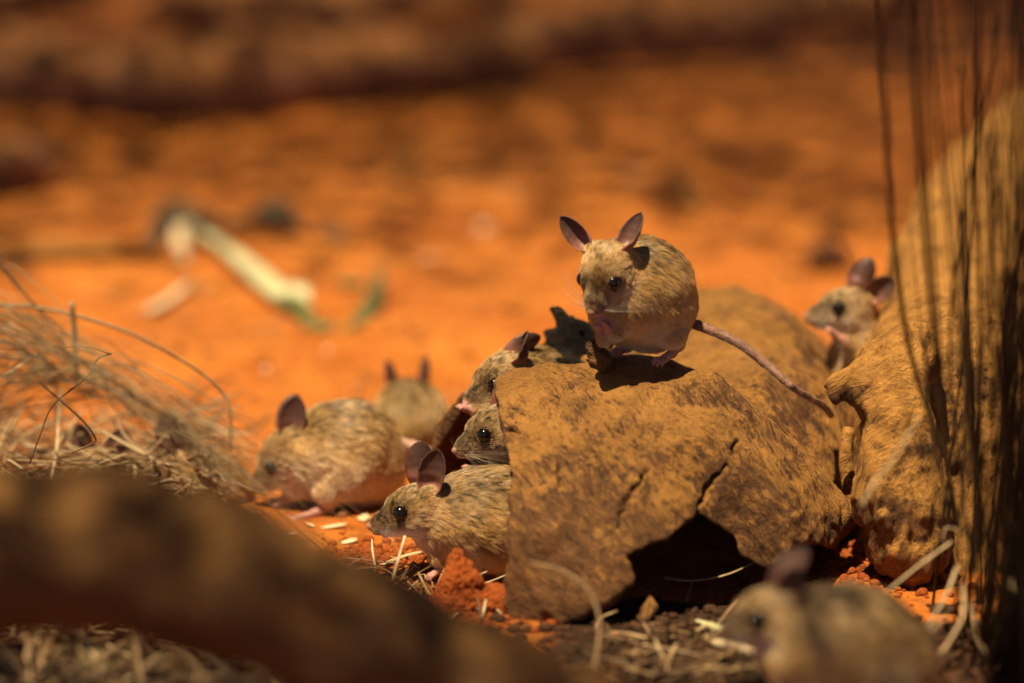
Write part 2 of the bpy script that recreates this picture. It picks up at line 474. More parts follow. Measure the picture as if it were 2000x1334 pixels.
def blob(px_, py_, sx, sy):
    c = G(px_, py_); return np.exp(-((gv[:, 0] - c[0]) / sx) ** 2 - ((gv[:, 1] - c[1]) / sy) ** 2)
hum_shade = blob(1350, 1215, 6.5, 5.0) + blob(1900, 1290, 7.0, 7.0) + blob(1560, 1330, 9.0, 5.0) + 1.3 * blob(150, 1330, 15.0, 9.0) - 0.9 * blob(1680, 1110, 2.6, 3.0)  # dark soil patches, with shade of arch and near branch painted in
hum_shade = sstep(0.32, 0.62, hum_shade + 0.35 * fbm(gv / 2.2, 3, 77))
g = link('ground', mesh_from('ground', gv, gf, [SAND], attrs={'humus_shade': ('FLOAT', hum_shade)}))
tag(g, 'red orange sand covering the ground', 'ground', kind='structure')
def gz1(x, y):
    i = min(max(int(np.searchsorted(gx, x)) - 1, 0), len(gx) - 2); k = min(max(int(np.searchsorted(gy, y)) - 1, 0), len(gy) - 2)
    a = (x - gx[i]) / (gx[i + 1] - gx[i]); b = (y - gy[k]) / (gy[k + 1] - gy[k])
    return float(ZZ[i, k] * (1 - a) * (1 - b) + ZZ[i + 1, k] * a * (1 - b) + ZZ[i, k + 1] * (1 - a) * b + ZZ[i + 1, k + 1] * a * b)
def on_ground(px, py):
    p = G(px, py)
    for _ in range(3): p = G(px, py, gz1(p[0], p[1]))
    return p

# ------------------------------------------------------------------ hollow log
POLY_FRONT = [(930, 560), (958, 715), (966, 765), (984, 850), (1004, 932), (996, 985), (1000, 1010), (986, 1060), (990, 1110), (984, 1180), (1000, 1222),
              (1060, 1236), (1105, 1222), (1172, 1192), (1222, 1152), (1238, 1128), (1226, 1088), (1262, 1068), (1300, 1058), (1340, 1026), (1364, 1000),
              (1392, 1022), (1436, 1048), (1442, 1082), (1492, 1108), (1540, 1092), (1556, 1066), (1604, 1062), (1642, 1080), (1690, 1056),
              (1760, 900), (1760, 400), (1100, 400)]
# the back wall and the roof are kept by two shapes of their own
POLY_REAR = [(836, 1020), (842, 872), (866, 806), (884, 792), (900, 765), (950, 736), (1030, 700), (1072, 672), (1066, 648), (1092, 640), (1076, 604), (1096, 600),
             (1116, 622), (1150, 630), (1300, 560), (1900, 560), (1900, 1020)]
POLY_ROOF = [(1152, 655), (1134, 668), (1130, 684), (1138, 704), (1150, 760), (1150, 1020), (1900, 1020), (1900, 380), (1180, 380), (1190, 640)]
from mathutils import Euler
FIB = np.array(Euler((0.5, 0.62, 0.3)).to_matrix()).T      # columns: directions across, across and along the fibres
def log_outer(p):
    d = d_ell(p, (4.4, 135.2, -0.3), (12.0, 10.2, 10.2))
    d = smin(d, d_ell(p, (11.5, 151.0, -0.9), (8.2, 14.5, 9.9)), 3.0)
    d = smin(d, d_ell(p, W(1105, 660, 146.0), (2.4, 1.3, 2.8)), 1.0)
    d = smin(d, d_cone(p, (13.0, 141.0, 3.6), 4.2, (16.3, 139.0, 0.4), 2.4), 2.2)
    d = smin(d, d_cone(p, W(1380, 770, 138.5), 1.3, W(1640, 1010, 139.8), 0.9), 1.6)
    # valley between the dome and the right lobe
    d = smax(d, -d_cone(p, (10.6, 127.6, 6.3), 1.2, (12.8, 126.5, 0.0), 2.8), 2.5)
    d = d + 0.75 * fbm(p / 4.6, 2, 21) + 0.34 * (np.abs(fbm(p / 2.2, 2, 23)) - 0.2)
    q_ = p @ FIB
    d = d + 0.17 * fbm(q_ / np.array([0.6, 0.6, 2.6]), 3, 27, 0.65)
    return d
def log_sdf(p):
    o = log_outer(p)
    px, py, zc = to_px(p)
    k = zc / FPX
    wob = 13.0 * fbm(p / 0.9, 4, 31, 0.75)
    thick = 0.75 + 0.25 * fbm(p / 2.0, 2, 37)
    inner = o + thick
    inner = smax(inner, p[:, 0] - 13.0 + 0.6 * (p[:, 1] - 136), 2.0)
    shell = smax(o, -inner, 0.25)
    front = p[:, 1] - (135.2 + 0.05 * p[:, 0])
    dfro = d_poly(px + wob, py + wob, POLY_FRONT) * k
    droof = d_poly(px + wob, py, POLY_ROOF) * k
    drear = d_poly(px + wob, py + wob, POLY_REAR) * k
    top = 4.6 - p[:, 2]                                  # below this only the rear shape counts
    a = np.maximum(np.maximum(shell, dfro), front)
    rear_zone = np.maximum(-front, -(p[:, 1] - 139.5))
    b = np.maximum(np.maximum(shell, -front), np.maximum(droof, 0 * droof - 1e3))
    c = np.maximum(np.maximum(shell, 139.0 - p[:, 1]), drear)
    return np.minimum(np.minimum(a, b), c).astype(np.float32)
lv, lf = nets(log_sdf, (-9, 121, -1.2), (27, 166, 13.5), 0.125)
ln = vnormals(lv, lf)
lv = lv + ln * (0.05 * fbm(lv / 0.5, 3, 41))[:, None]
px, py, zc = to_px(lv)
for crack in ([(1268, 915), (1255, 928), (1250, 944), (1236, 952), (1230, 968), (1219, 976), (1216, 996), (1207, 1004), (1206, 1034)],
              [(1418, 908), (1410, 922), (1396, 932), (1393, 944), (1378, 954), (1376, 972), (1366, 984), (1362, 1006)], [(1016, 846), (1004, 836), (990, 842)],
              [(1440, 860), (1432, 876), (1436, 890)], [(1095, 905), (1088, 925), (1092, 950)]):
    best = np.full(len(lv), 1e9); along = np.zeros(len(lv)); m_ = len(crack) - 1
    jx = 3.0 * vnoise(lv / 0.22, 47)
    for k, (a, b) in enumerate(zip(crack[:-1], crack[1:])):
        a = np.array(a, float); b = np.array(b, float); e = b - a
        t = np.clip(((px + jx - a[0]) * e[0] + (py - a[1]) * e[1]) / (e @ e), 0, 1)
        dd = np.hypot(px + jx - a[0] - t * e[0], py - a[1] - t * e[1])
        along = np.where(dd < best, (k + t) / m_, along); best = np.minimum(best, dd)
    wd = 1.2 + 2.6 * np.sin(np.pi * np.clip(along, 0.03, 0.97)) * (0.7 + 0.5 * vnoise(lv / 0.4, 48))
    w = np.exp(-(best / np.maximum(wd, 0.8)) ** 2) * (lv[:, 1] < 140) * (ln[:, 1] < 0.1)
    lv = lv - ln * (0.5 * w)[:, None]
char = sstep(1052, 1075, px) * sstep(1172, 1150, px) * sstep(585, 600, py) * sstep(725, 705, py) * sstep(138.4, 139.4, lv[:, 1])
char = np.clip(char * 1.6 + 0.8 * char * fbm(lv / 0.5, 2, 45), 0, 1)
o = world_mesh('hollow_log', lv, lf, LOGM, base=np.array([6.0, 138.0, 0.0]), attrs={'char': ('FLOAT', char)})
tag(o, 'cracked hollow log dusted with orange sand, arched gap at its foot, mouse sitting on top', 'log')

# rotten dark splinters on the broken rim behind the mouse
def rim_splinter(a, b, r0, r1, seed):
    def f(p):
        return (d_cone(p, a, r0, b, r1) + 0.22 * fbm(p / 0.5, 3, seed)).astype(np.float32)
    lo = np.minimum(a, b) - max(r0, r1) - 0.5; hi = np.maximum(a, b) + max(r0, r1) + 0.5
    v, f_ = nets(f, lo, hi, 0.07)
    return v, f_
logo = o
for (p0, p1, z, r0, r1, sd, m) in (((1094, 645), (1090, 606), 145.6, 0.16, 0.07, 3, CHAR), ((1106, 640), (1118, 616), 145.6, 0.16, 0.06, 5, CHAR),
                                 ((1156, 676), (1176, 712), 139.2, 0.40, 0.55, 7, FOREM)):
    v, f_ = rim_splinter(W(*p0, z), W(*p1, z), r0, r1, sd)
    base = np.array([6.0, 138.0, 0.0])
    link('splinter', mesh_from('splinter', v - base, f_, [m]), (0, 0, 0), logo)

# ------------------------------------------------------------------ trunk on the right
def chain(p, pts, k):
    d = None
    for (a, ra), (b, rb) in zip(pts[:-1], pts[1:]):
        c = d_cone(p, a, ra, b, rb)
        d = c if d is None else smin(d, c, k)
    return d
def trunk_sdf(p):
    d = chain(p, [((23.0, 136.5, -2.0), 4.4), ((23.5, 142.0, 2.0), 5.0), (W(1882, 765, 147), 5.0), (W(1962, 600, 160), 6.3), (W(2035, 475, 169), 7.0), (W(2150, 375, 178), 7.6), (W(2350, 240, 190), 8.0)], 3.0)
    d = smin(d, chain(p, [((22.2, 138.6, -1.0), 3.6), ((22.0, 139.6, 4.0), 3.3), ((22.4, 141.5, 7.0), 2.6)], 1.0), 2.0)
    d = smin(d, chain(p, [((19.3, 138.0, -1.2), 2.2), ((20.0, 138.6, 3.0), 2.3), ((19.9, 139.0, 6.0), 2.2), ((20.8, 140.5, 8.4), 2.0)], 1.0), 1.6)
    d = smin(d, d_cone(p, W(1648, 758, 138.0), 1.15, W(1765, 705, 140.5), 1.6), 0.7)
    d = smin(d, d_cone(p, W(1632, 742, 137.7), 0.55, W(1632, 742, 137.7), 0.55), 0.3)
    d = smin(d, d_cone(p, W(1640, 785, 137.6), 0.55, W(1690, 775, 138.2), 0.6), 0.25)
    d = smin(d, d_cone(p, W(1655, 800, 138.4), 0.3, W(1650, 815, 138.6), 0.28), 0.25)
    d = smin(d, d_cone(p, W(1765, 655, 139.6), 0.45, W(1772, 668, 139.2), 0.35), 0.25)
    d = smin(d, d_cone(p, W(1800, 650, 139.8), 0.4, W(1790, 672, 139.2), 0.3), 0.25)
    d = smin(d, chain(p, [(W(1768, 735, 138.0), 1.3), (W(1752, 810, 137.6), 1.6), (W(1748, 880, 137.6), 1.75), (W(1752, 960, 137.8), 2.0), (W(1775, 1060, 138.2), 2.3)], 0.8), 1.2)
    q = p * np.array([1, 1, 0.3], np.float32)
    d = d + 0.45 * fbm(p / 4.0, 2, 51) + 0.30 * fbm(q / 0.8, 3, 53) - 0.22 * (1 - np.abs(fbm(q / 1.1, 2, 57)) * 3).clip(0, 1) * -1 + 0.22 * (np.abs(fbm(p / 1.3, 2, 55)) - 0.2) + 0.10 * fbm(p / 0.5, 2, 56)
    return np.maximum(d, -1.4 - p[:, 2]).astype(np.float32)
tv, tf = nets(trunk_sdf, (13.5, 128, -1.6), (60, 205, 40), 0.17)
o = world_mesh('driftwood_trunk', tv, tf, TRUNKM, base=np.array([23.0, 140.0, 0.0]))
tag(o, 'thick tan driftwood trunk with a knobbly broken stub, rising to the right', 'trunk')
# stick wedged in the gap between log and trunk
v, f = tube(spline([W(1662, 965, 141), W(1652, 900, 141.2), W(1658, 835, 141.4)], 10), np.linspace(0.42, 0.32, 10), 8)
tag(world_mesh('broken_stick', v, f, TRUNKM), 'short upright stick wedged in the dark gap beside the log', 'stick')

# ------------------------------------------------------------------ foreground branch
def fore_sdf(p):
    pts = [((-46, 102, -2.0), 3.4), (W(-250, 1130, 102), 3.2), (W(-40, 1085, 102), 3.0), (W(180, 1066, 102), 2.85), (W(420, 1130, 102), 2.65), (W(680, 1250, 102.5), 2.4), (W(950, 1352, 104), 2.15), (W(1160, 1430, 106), 1.9), ((7.5, 108, -1.5), 1.8)]
    d = chain(p, pts, 1.5)
    d = smin(d, d_cone(p, W(640, 1150, 100.0), 0.5, W(660, 1160, 100), 0.5), 0.6)
    return (d + 0.45 * fbm(p / 6, 2, 61) + 0.2 * fbm(p / 1.4, 2, 62)).astype(np.float32)
fv, ff = nets(fore_sdf, (-52, 92, -5), (14, 118, 18), 0.4)
o = world_mesh('arching_branch', fv, ff, FOREM, base=np.array([-18.0, 102.0, 0.0]))
tag(o, 'blurred thick brown branch arching across the near left corner', 'branch')

# ------------------------------------------------------------------ logs at the back
def far_log(label, pts, seed, h=0.6, amp=0.8, name='fallen_log', mat=None):
    P = [(W(x, y, z), r) for x, y, z, r in pts]
    lo = np.min([c - r - 2 for c, r in P], 0); hi = np.max([c + r + 2 for c, r in P], 0)
    def f(p): return (chain(p, P, 1.5) + amp * fbm(p / 6.0, 3, seed)).astype(np.float32)
    v, f_ = nets(f, lo, hi, h)
    return tag(world_mesh(name, v, f_, mat or FARM), label, 'log')
far_log('blurred dark log lying at the upper left edge', [(-220, 150, 278, 4.2), (-40, 130, 276, 4.4), (150, 150, 272, 3.9)], 71)
far_log('long blurred brown log below the top edge, left of its thin branch', [(262, 160, 270, 4.0), (450, 150, 272, 4.2), (700, 135, 276, 3.8), (900, 120, 280, 3.0), (1010, 105, 283, 2.4)], 72)
far_log('long thin grey branch running along the top to the upper right', [(1000, 75, 290, 2.6), (1200, 50, 300, 3.0), (1450, 40, 305, 3.0), (1700, 10, 310, 3.0), (2000, -60, 315, 3.2)], 73, name='fallen_branch')
far_log('dark log cut by the top edge above the long brown log', [(330, 12, 330, 2.8), (560, 18, 332, 3.0), (760, 20, 335, 3.0), (980, -10, 340, 2.6)], 74)
far_log('dark log cut by the top left corner', [(-260, 20, 318, 3.4), (-60, 15, 318, 3.2), (150, -30, 322, 3.0)], 75)
far_log('small dark lump of wood half buried at the left edge', [(-60, 330, 236, 2.0), (30, 325, 235, 2.2), (110, 300, 237, 1.2)], 76, name='wood_lump')


# ------------------------------------------------------------------ mice
OCHRE = np.array([0.76, 0.475, 0.165]); DARK = np.array([0.030, 0.022, 0.015]); PALE = np.array([0.88, 0.75, 0.54])
GREY = np.array([0.16, 0.122, 0.083]); PINK = np.array([0.46, 0.245, 0.20])

class Prim:
    def __init__(s, kind, args, k=0.5, skin=0.0, fl=0.5, flow=(0, 0, -1), head=0.0, grey=0.0, pale=0.0):
        s.kind, s.args, s.k, s.skin, s.fl, s.flow, s.head, s.grey, s.pale = kind, args, k, skin, fl, np.asarray(flow, float), head, grey, pale
    def d(s, p): return d_cone(p, *s.args) if s.kind == 'c' else d_ell(p, *s.args)
    def box(s):
        if s.kind == 'c':
            a, ra, b, rb = s.args; r = max(ra, rb); return np.minimum(a, b) - r, np.maximum(a, b) + r
        c, r = s.args[:2]; r = max(r); return np.asarray(c) - r, np.asarray(c) + r

def ear_mesh(base, tip, opn, L=2.3, Wd=1.35, curl=1.0):
    t = nrm(tip); o_ = nrm(np.asarray(opn, float) - t * (t @ np.asarray(opn, float))); w = np.cross(t, o_)
    ns, na = 22, 17
    S_ = np.linspace(0, 1, ns) ** 0.9
    prof = np.interp(S_, [0, .12, .3, .55, .75, .88, .95, .985, 1], [.40, .55, .86, 1, .90, .66, .43, .22, .04])
    span = np.interp(S_, [0, .2, .45, .8, 1], [2.5, 1.75, 1.15, 0.85, 0.6]) * curl
    V = []; along = []
    for s, pr, A in zip(S_, prof, span):
        hw = Wd * 0.5 * pr; r = hw / (math.sin(A) if A < math.pi / 2 else 1.0)
        for a in np.linspace(-1, 1, na):
            ang = a * A
            edge = 0.05 * abs(a) ** 6 * math.sin(math.pi * min(1, s * 1.05))
            V.append(base + t * (L * (s - 0.10 * (1 - pr) * 0)) + w * (r * math.sin(ang)) - o_ * (r * (math.cos(ang) - math.cos(min(A, 1.57)))) + t * (-0.10 * L * s * (1 - math.cos(ang))) - o_ * (0.22 * L * s * s) + o_ * edge)
            along.append(s)
    V = np.array(V); F = []
    for i in range(ns - 1):
        for k in range(na - 1):
            F.append((i * na + k, i * na + k + 1, (i + 1) * na + k + 1, (i + 1) * na + k))
    return V, np.array(F), np.array(along)

def sphere(c, r, nu=20, nv=14, sc=(1, 1, 1)):
    v = [np.array([0, 0, 1.0])]
    for i in range(1, nv):
        th = math.pi * i / nv
        for k in range(nu):
            ph = 2 * math.pi * k / nu
            v.append(np.array([math.sin(th) * math.cos(ph), math.sin(th) * math.sin(ph), math.cos(th)]))
    v.append(np.array([0, 0, -1.0])); n = len(v); f = []
    for k in range(nu): f.append((0, 1 + k, 1 + (k + 1) % nu)); f.append((n - 1, n - 1 - nu + (k + 1) % nu, n - 1 - nu + k))
    for i in range(nv - 2):
        for k in range(nu):
            a = 1 + i * nu + k; b = 1 + i * nu + (k + 1) % nu
            f.append((a, a + nu, b + nu, b))
    return np.array(v) * r * np.asarray(sc) + c, f

def hair(name, P, rad, tint, mat, parent):
    """P (n, k, 3) local cm, rad (k,), tint (n, k, 3)"""
    n, k = P.shape[:2]
    h = bpy.data.hair_curves.new(name)
    h.add_curves([k] * n)
    h.attributes['position'].data.foreach_set('vector', (P.reshape(-1, 3) * S).astype(np.float32).ravel())
    ra = h.attributes.get('radius') or h.attributes.new('radius', 'FLOAT', 'POINT')
    ra.data.foreach_set('value', (np.broadcast_to(rad, (n, k)) * S).astype(np.float32).ravel())
    ca = h.attributes.new('tint', 'FLOAT_COLOR', 'POINT')
    c4 = np.ones((n * k, 4), np.float32); c4[:, :3] = tint.reshape(-1, 3)
    ca.data.foreach_set('color', c4.ravel())
    h.materials.append(mat)
    return link(name, h, (0, 0, 0), parent)

def mouse(label, O, body, head, ears, limbs=(), tail=None, flow=(1, 0, -0.3), h=0.09, nfur=40000, fr=0.007, fl=0.55, warm=1.0, seed=1, whisk=1.0, size=1.0, eyes=(1, -1), white=0.0):
    """O: world point (cm) at the animal's base; body: [(point, radius)] spine from neck to rump, local cm with x right, y away, z up.
    head: (centre of the skull, forward vector, roll); ears: [(side, tip vector, opening vector)]"""
    rng = np.random.default_rng(seed)
    O = np.asarray(O, float)
    root = link('mouse', None, O)
    hc, f, roll = head; hc = np.asarray(hc, float); f = nrm(f)
    l = nrm(np.cross((0, 0, 1), f)); u = np.cross(f, l)
    l, u = l * math.cos(roll) + u * math.sin(roll), u * math.cos(roll) - l * math.sin(roll)
    R = np.stack([f, l, u], 1) * size
    H = lambda x, y, z: hc + R @ np.array([x, y, z], float)
    Ru = np.stack([f, l, u], 1)
    P = []; s_ = size
    fb = nrm(flow)
    for i, ((a, ra), (b, rb)) in enumerate(zip(body[:-1], body[1:])):
        P.append(Prim('c', (np.array(a, float), ra, np.array(b, float), rb), 1.2, fl=fl, flow=fb))
    P.append(Prim('c', (np.array(body[0][0], float), body[0][1] * 0.88, H(-0.25, 0, -0.15), 1.05 * s_), 0.9, fl=fl * 0.8, flow=0.5 * fb - 0.5 * f))
    hp = dict(head=1.0, flow=-f)
    P.append(Prim('e', (H(0, 0, 0), np.array([1.38, 1.08, 1.05]) * s_, Ru), 0.6, fl=0.30, **hp))
    P.append(Prim('c', (H(0.45, 0, -0.05), 0.90 * s_, H(1.72, 0, -0.34), 0.47 * s_), 0.5, fl=0.2, grey=0.7, **hp))
    P.append(Prim('c', (H(1.6, 0, -0.30), 0.42 * s_, H(2.18, 0, -0.40), 0.26 * s_), 0.3, fl=0.09, grey=1.0, **hp))
    P.append(Prim('e', (H(2.38, 0, -0.42), np.array([0.18, 0.24, 0.18]) * s_, Ru), 0.08, skin=1.0, fl=0.0, **hp))
    for sd in (1, -1):
        P.append(Prim('c', (H(1.76, 0.25 * sd, -0.56), 0.32 * s_, H(2.10, 0.16 * sd, -0.60), 0.22 * s_), 0.2, fl=0.10, skin=0.2, grey=0.5, pale=0.4, **hp))
        P.append(Prim('c', (H(0.30, 0.55 * sd, -0.42), 0.58 * s_, H(1.1, 0.34 * sd, -0.55), 0.38 * s_), 0.4, fl=0.3, pale=0.3, **hp))
        P.append(Prim('c', (H(0.92, 0.56 * sd, 0.20), 0.44 * s_, H(0.80, 0.58 * sd, 0.2), 0.44 * s_), 0.25, fl=0.14, grey=0.7, **hp))
        P.append(Prim('c', (H(-0.35, 0.60 * sd, 0.42), 0.42 * s_, H(-0.5, 0.70 * sd, 0.56), 0.34 * s_), 0.5, fl=0.28, **hp))
    P.append(Prim('c', (H(0.7, 0, -0.68), 0.42 * s_, H(1.62, 0, -0.86), 0.22 * s_), 0.3, fl=0.16, pale=0.9, **hp))
    for lm in limbs:                      # (points with radii, skin from this index on)
        pts, sk = lm
        for i, ((a, ra), (b, rb)) in enumerate(zip(pts[:-1], pts[1:])):
            P.append(Prim('c', (np.array(a, float), ra, np.array(b, float), rb), 0.7 if i == 0 else 0.28 if i < sk else 0.12, skin=1.0 if i >= sk else 0.0, fl=0.30 if i < sk else 0, flow=nrm(np.array(b) - np.array(a)), pale=0.3))
        if len(pts) > sk + 1:             # toes fan out from the last joint
            a = np.array(pts[-1][0], float); dr = nrm(a - np.array(pts[-2][0], float)); r = pts[-1][1]
            sidev = nrm(np.cross(dr, (0, 0, 1)) + 1e-6)
            for q, ln_ in zip((-1.5, -0.5, 0.5, 1.5), np.array([0.36, 0.5, 0.5, 0.36]) * min(1, r / 0.19)):
                a0 = a + sidev * q * r * 0.78
                mid = a0 + (dr + sidev * q * 0.16) * ln_ * 0.55 + np.array([0, 0, 0.07])
                tipp = a0 + (dr + sidev * q * 0.20) * ln_ - np.array([0, 0, 0.05])
                P.append(Prim('c', (a0, r * 0.55, mid, min(0.095, r * 0.5)), 0.08, skin=1.0, fl=0))
                P.append(Prim('c', (mid, min(0.095, r * 0.5), tipp, min(0.075, r * 0.42)), 0.05, skin=1.0, fl=0))
    if tail is not None:
        tp = spline(tail[0], 18); tr = np.linspace(tail[1], tail[2], 18)
        for i in range(17): P.append(Prim('c', (tp[i], tr[i], tp[i + 1], tr[i + 1]), 0.25 if i == 0 else 0.05, skin=0.56, fl=0.10, flow=nrm(tp[i + 1] - tp[i])))
    boxes = [p.box() for p in P]
    lo = np.min([b[0] for b in boxes], 0) - 0.5; hi = np.max([b[1] for b in boxes], 0) + 0.5
    def sdf(p):
        d = None
        for pr, (bl, bh) in zip(P, boxes):
            m = ((p > bl - 1.6) & (p < bh + 1.6)).all(1)
            if d is None: d = np.full(len(p), 3.0, np.float32)
            if m.any(): d[m] = smin(d[m], pr.d(p[m]).astype(np.float32), pr.k)
        return d
    def sdf_all(p):
        d = sdf(p)
        for sd in (1, -1): d = smax(d, -d_cone(p, H(0.97, 0.79 * sd, 0.2), 0.33 * s_, H(0.97, 0.79 * sd, 0.2), 0.33 * s_), 0.08)
        return d
    v, fc = nets(sdf_all, lo, hi, h)
    n = vnormals(v, fc)
    # blend the attributes of the primitives
    ws = np.stack([np.exp(-np.clip(pr.d(v.astype(np.float32)), 0, 9) / 0.16) for pr in P], 1); ws /= ws.sum(1, keepdims=True)
    A = lambda k: ws @ np.array([getattr(pr, k) for pr in P])
    skin, flen, hd, gr, pl = A('skin'), A('fl'), A('head'), A('grey'), A('pale')
    flo = ws @ np.stack([pr.flow for pr in P]); flo -= n * (flo * n).sum(1, keepdims=True); flo /= np.linalg.norm(flo, axis=1, keepdims=True) + 1e-6
    down = -(n @ u) * hd - n[:, 2] * (1 - hd)
    belly = np.clip(sstep(0.05, 0.75, down) * 0.9 + pl * 0.6, 0, 1)
    # pale patch on the cheek, grey mask round the eye and snout, dark back
    q = (v - hc) @ Ru / s_
    cheek = np.exp(-(((q[:, 0] - 0.6) / 0.6) ** 2 + ((q[:, 2] + 0.75) / 0.35) ** 2)) * hd
    belly = np.clip(belly + 0.6 * cheek + white * sstep(0.6, -0.3, n[:, 2]), 0, 1)
    back = sstep(0.25, 0.95, n[:, 2]) * (1 - hd * 0.3)
    nz = fbm(v / 0.9, 2, seed)
    base = OCHRE * warm * (1 - 0.30 * back[:, None]) * (1 + 0.18 * nz[:, None])
    base = base * (1 - gr[:, None]) + GREY * gr[:, None]
    base = base * (1 - belly[:, None]) + PALE * belly[:, None]
    undr = base * 0.45
    skinw = sstep(0.35, 0.65, skin)
    muz = np.exp(-(((q[:, 0] - 2.1) / 0.35) ** 2 + ((q[:, 2] + 0.5) / 0.35) ** 2)) * hd
    base = base * (1 - 0.3 * muz[:, None]) + PINK * (0.28 * muz[:, None]); undr = base * 0.6
    pk = PINK * (1 + 0.15 * nz[:, None])
    if tail is not None:
        td = np.min(np.stack([np.linalg.norm(v - t_, axis=1) for t_ in tp[::2]], 1), 1)
        onT = (td < 0.8) & (n @ np.array([0, 0, 1.0]) > -2)
        tcol = np.array(tail[3] if len(tail) > 3 else (0.27, 0.145, 0.12))
        pk = np.where(onT[:, None], tcol * (1 + 0.12 * nz[:, None]), pk)
    if tail is not None: base = np.where((onT & (skin > 0.3))[:, None], tcol * 1.15, base)
    tint = undr * (1 - skinw[:, None]) + pk * skinw[:, None]
    lid = np.min(np.stack([np.linalg.norm(v - H(0.95, 0.80 * sd, 0.2), axis=1) for sd in (1, -1)], 1), 1)
    tint = tint * (0.12 + 0.88 * sstep(0.40, 0.50, lid / s_))[:, None]
    c4 = np.ones((len(v), 4)); c4[:, :3] = tint
    link('body', mesh_from('body', v, fc, [MOUSE], True, {'tint': ('FLOAT_COLOR', c4)}), (0, 0, 0), root)
    # ---- fur
    tri = np.concatenate([fc[:, [0, 1, 2]], fc[:, [0, 2, 3]]])
    ar = 0.5 * np.linalg.norm(np.cross(v[tri[:, 1]] - v[tri[:, 0]], v[tri[:, 2]] - v[tri[:, 0]]), axis=1)
    dens = (1 - skinw)[tri].mean(1) * (0.8 + 1.1 * hd[tri].mean(1) + 2.2 * gr[tri].mean(1))
    eyed = np.min(np.stack([np.linalg.norm(v - H(0.97, 0.82 * sd, 0.2), axis=1) for sd in (1, -1)], 1), 1)
    nosd = np.linalg.norm(v - H(2.40, 0, -0.46), axis=1)
    dens = dens * (nosd[tri].mean(1) > 0.26 * s_)
    dens = dens * (eyed[tri].mean(1) > 0.37 * s_)
    pw = ar * dens; cum = np.cumsum(pw)
    ti = np.searchsorted(cum, rng.random(nfur) * cum[-1]).clip(0, len(tri) - 1)
    b1, b2 = rng.random(nfur), rng.random(nfur); fl_ = b1 + b2 > 1; b1[fl_] = 1 - b1[fl_]; b2[fl_] = 1 - b2[fl_]
    bw = np.stack([1 - b1 - b2, b1, b2], 1)
    I = lambda arr: (arr[tri[ti]] * bw.reshape(bw.shape + (1,) * (arr.ndim - 1))).sum(1)
    p0, n0, f0, L0, base0, bel0, bk0, gr0, hd0 = I(v), I(n), I(flo), I(flen), I(base), I(belly), I(back), I(gr), I(hd)
    ey0 = I(eyed)
    L0 = np.maximum(L0, 0.12) * (0.65 + 0.6 * rng.random(nfur)) * np.where(rng.random(nfur) < 0.05, 1.45, 1.0)
    L0 = np.where(ey0 < 0.55 * s_, np.minimum(L0, 0.13), L0)
    jit = np.stack([vnoise(p0 / 0.55, 100 + k) for k in range(3)], 1) * 0.55 + np.stack([vnoise(p0 / 0.16, 110 + k) for k in range(3)], 1) * 0.35 + rng.normal(0, 0.16, (nfur, 3))
    short = sstep(0.32, 0.12, L0)
    lift = 0.33 + 0.25 * short
    d0 = f0 + n0 * lift[:, None] + jit * 0.36
    d0 -= n0 * np.minimum(0, (d0 * n0).sum(1) - 0.16)[:, None]
    d0 /= np.linalg.norm(d0, axis=1, keepdims=True)
    d1 = d0 + 0.35 * f0 - n0 * (0.28 * (1 - short))[:, None] + np.array([0, 0, -0.12]) * (1 - short)[:, None]; d1 /= np.linalg.norm(d1, axis=1, keepdims=True)
    T = np.array([0, 0.3, 0.62, 1.0])
    pts = p0[:, None] - n0[:, None] * (0.02 * (1 - short))[:, None, None] + L0[:, None, None] * (d0[:, None] * (T - 0.5 * T * T)[None, :, None] + d1[:, None] * (0.5 * T * T)[None, :, None])
    # neighbours stick together into fine locks
    cell = np.floor((p0 + 0.06 * np.stack([vnoise(p0 / 0.2, 140 + k) for k in range(3)], 1)) / (0.095 * (fr / 0.0062) ** 0.7)).astype(np.int64)
    key = (cell[:, 0] * 73856093) ^ (cell[:, 1] * 19349663) ^ (cell[:, 2] * 83492791)
    _, inv = np.unique(key, return_inverse=True); nc = inv.max() + 1
    cnt = np.bincount(inv, minlength=nc).astype(float)[:, None]
    cm = lambda X: np.stack([np.bincount(inv, X[:, k], nc) for k in range(3)], 1) / cnt
    for k, wgt in ((1, 0.10), (2, 0.30), (3, 0.48)):
        m_ = cm(pts[:, k]); pts[:, k] += wgt * (m_[inv] - pts[:, k])
    crand = rng.normal(0, 1, nc)[inv]
    # agouti colouring: banded hairs, some black-tipped guard hairs along the back, pale below
    # hairs lie in locks, so the ticking is shared by neighbours
    lock = 0.75 * vnoise(p0 / 0.14, 120 + seed) + 0.45 * vnoise(p0 / 0.4, 130 + seed) + 0.28 * crand + 0.28 * rng.normal(0, 1, nfur)
    dkw = sstep(0.05, 0.55, lock - 0.38 + 0.62 * bk0 + 0.35 * gr0 - 0.75 * bel0)
    ltw = sstep(0.1, 0.6, -lock - 0.25 + 0.25 * bel0) * (1 - 0.7 * gr0)
    val = 0.75 + 0.5 * rng.random(nfur)
    tipc = base0 * val[:, None]
    tipc = tipc * (1 - 0.55 * ltw[:, None]) + PALE * (0.55 * ltw[:, None])
    rootc = base0 * 0.45
    dd = DARK * (0.7 + 0.8 * rng.random(nfur))[:, None]
    mid = tipc * (1 - 0.8 * dkw[:, None]) + dd * (0.8 * dkw[:, None])
    tip2 = tipc * (1 - dkw[:, None]) + dd * dkw[:, None]
    tc = np.clip(np.stack([rootc, mid * 0.5 + rootc * 0.5, mid, tip2], 1), 0.008, 0.95)
    hair('fur', pts, np.array([1.0, 0.95, 0.7, 0.18]) * fr, tc, FUR, root)
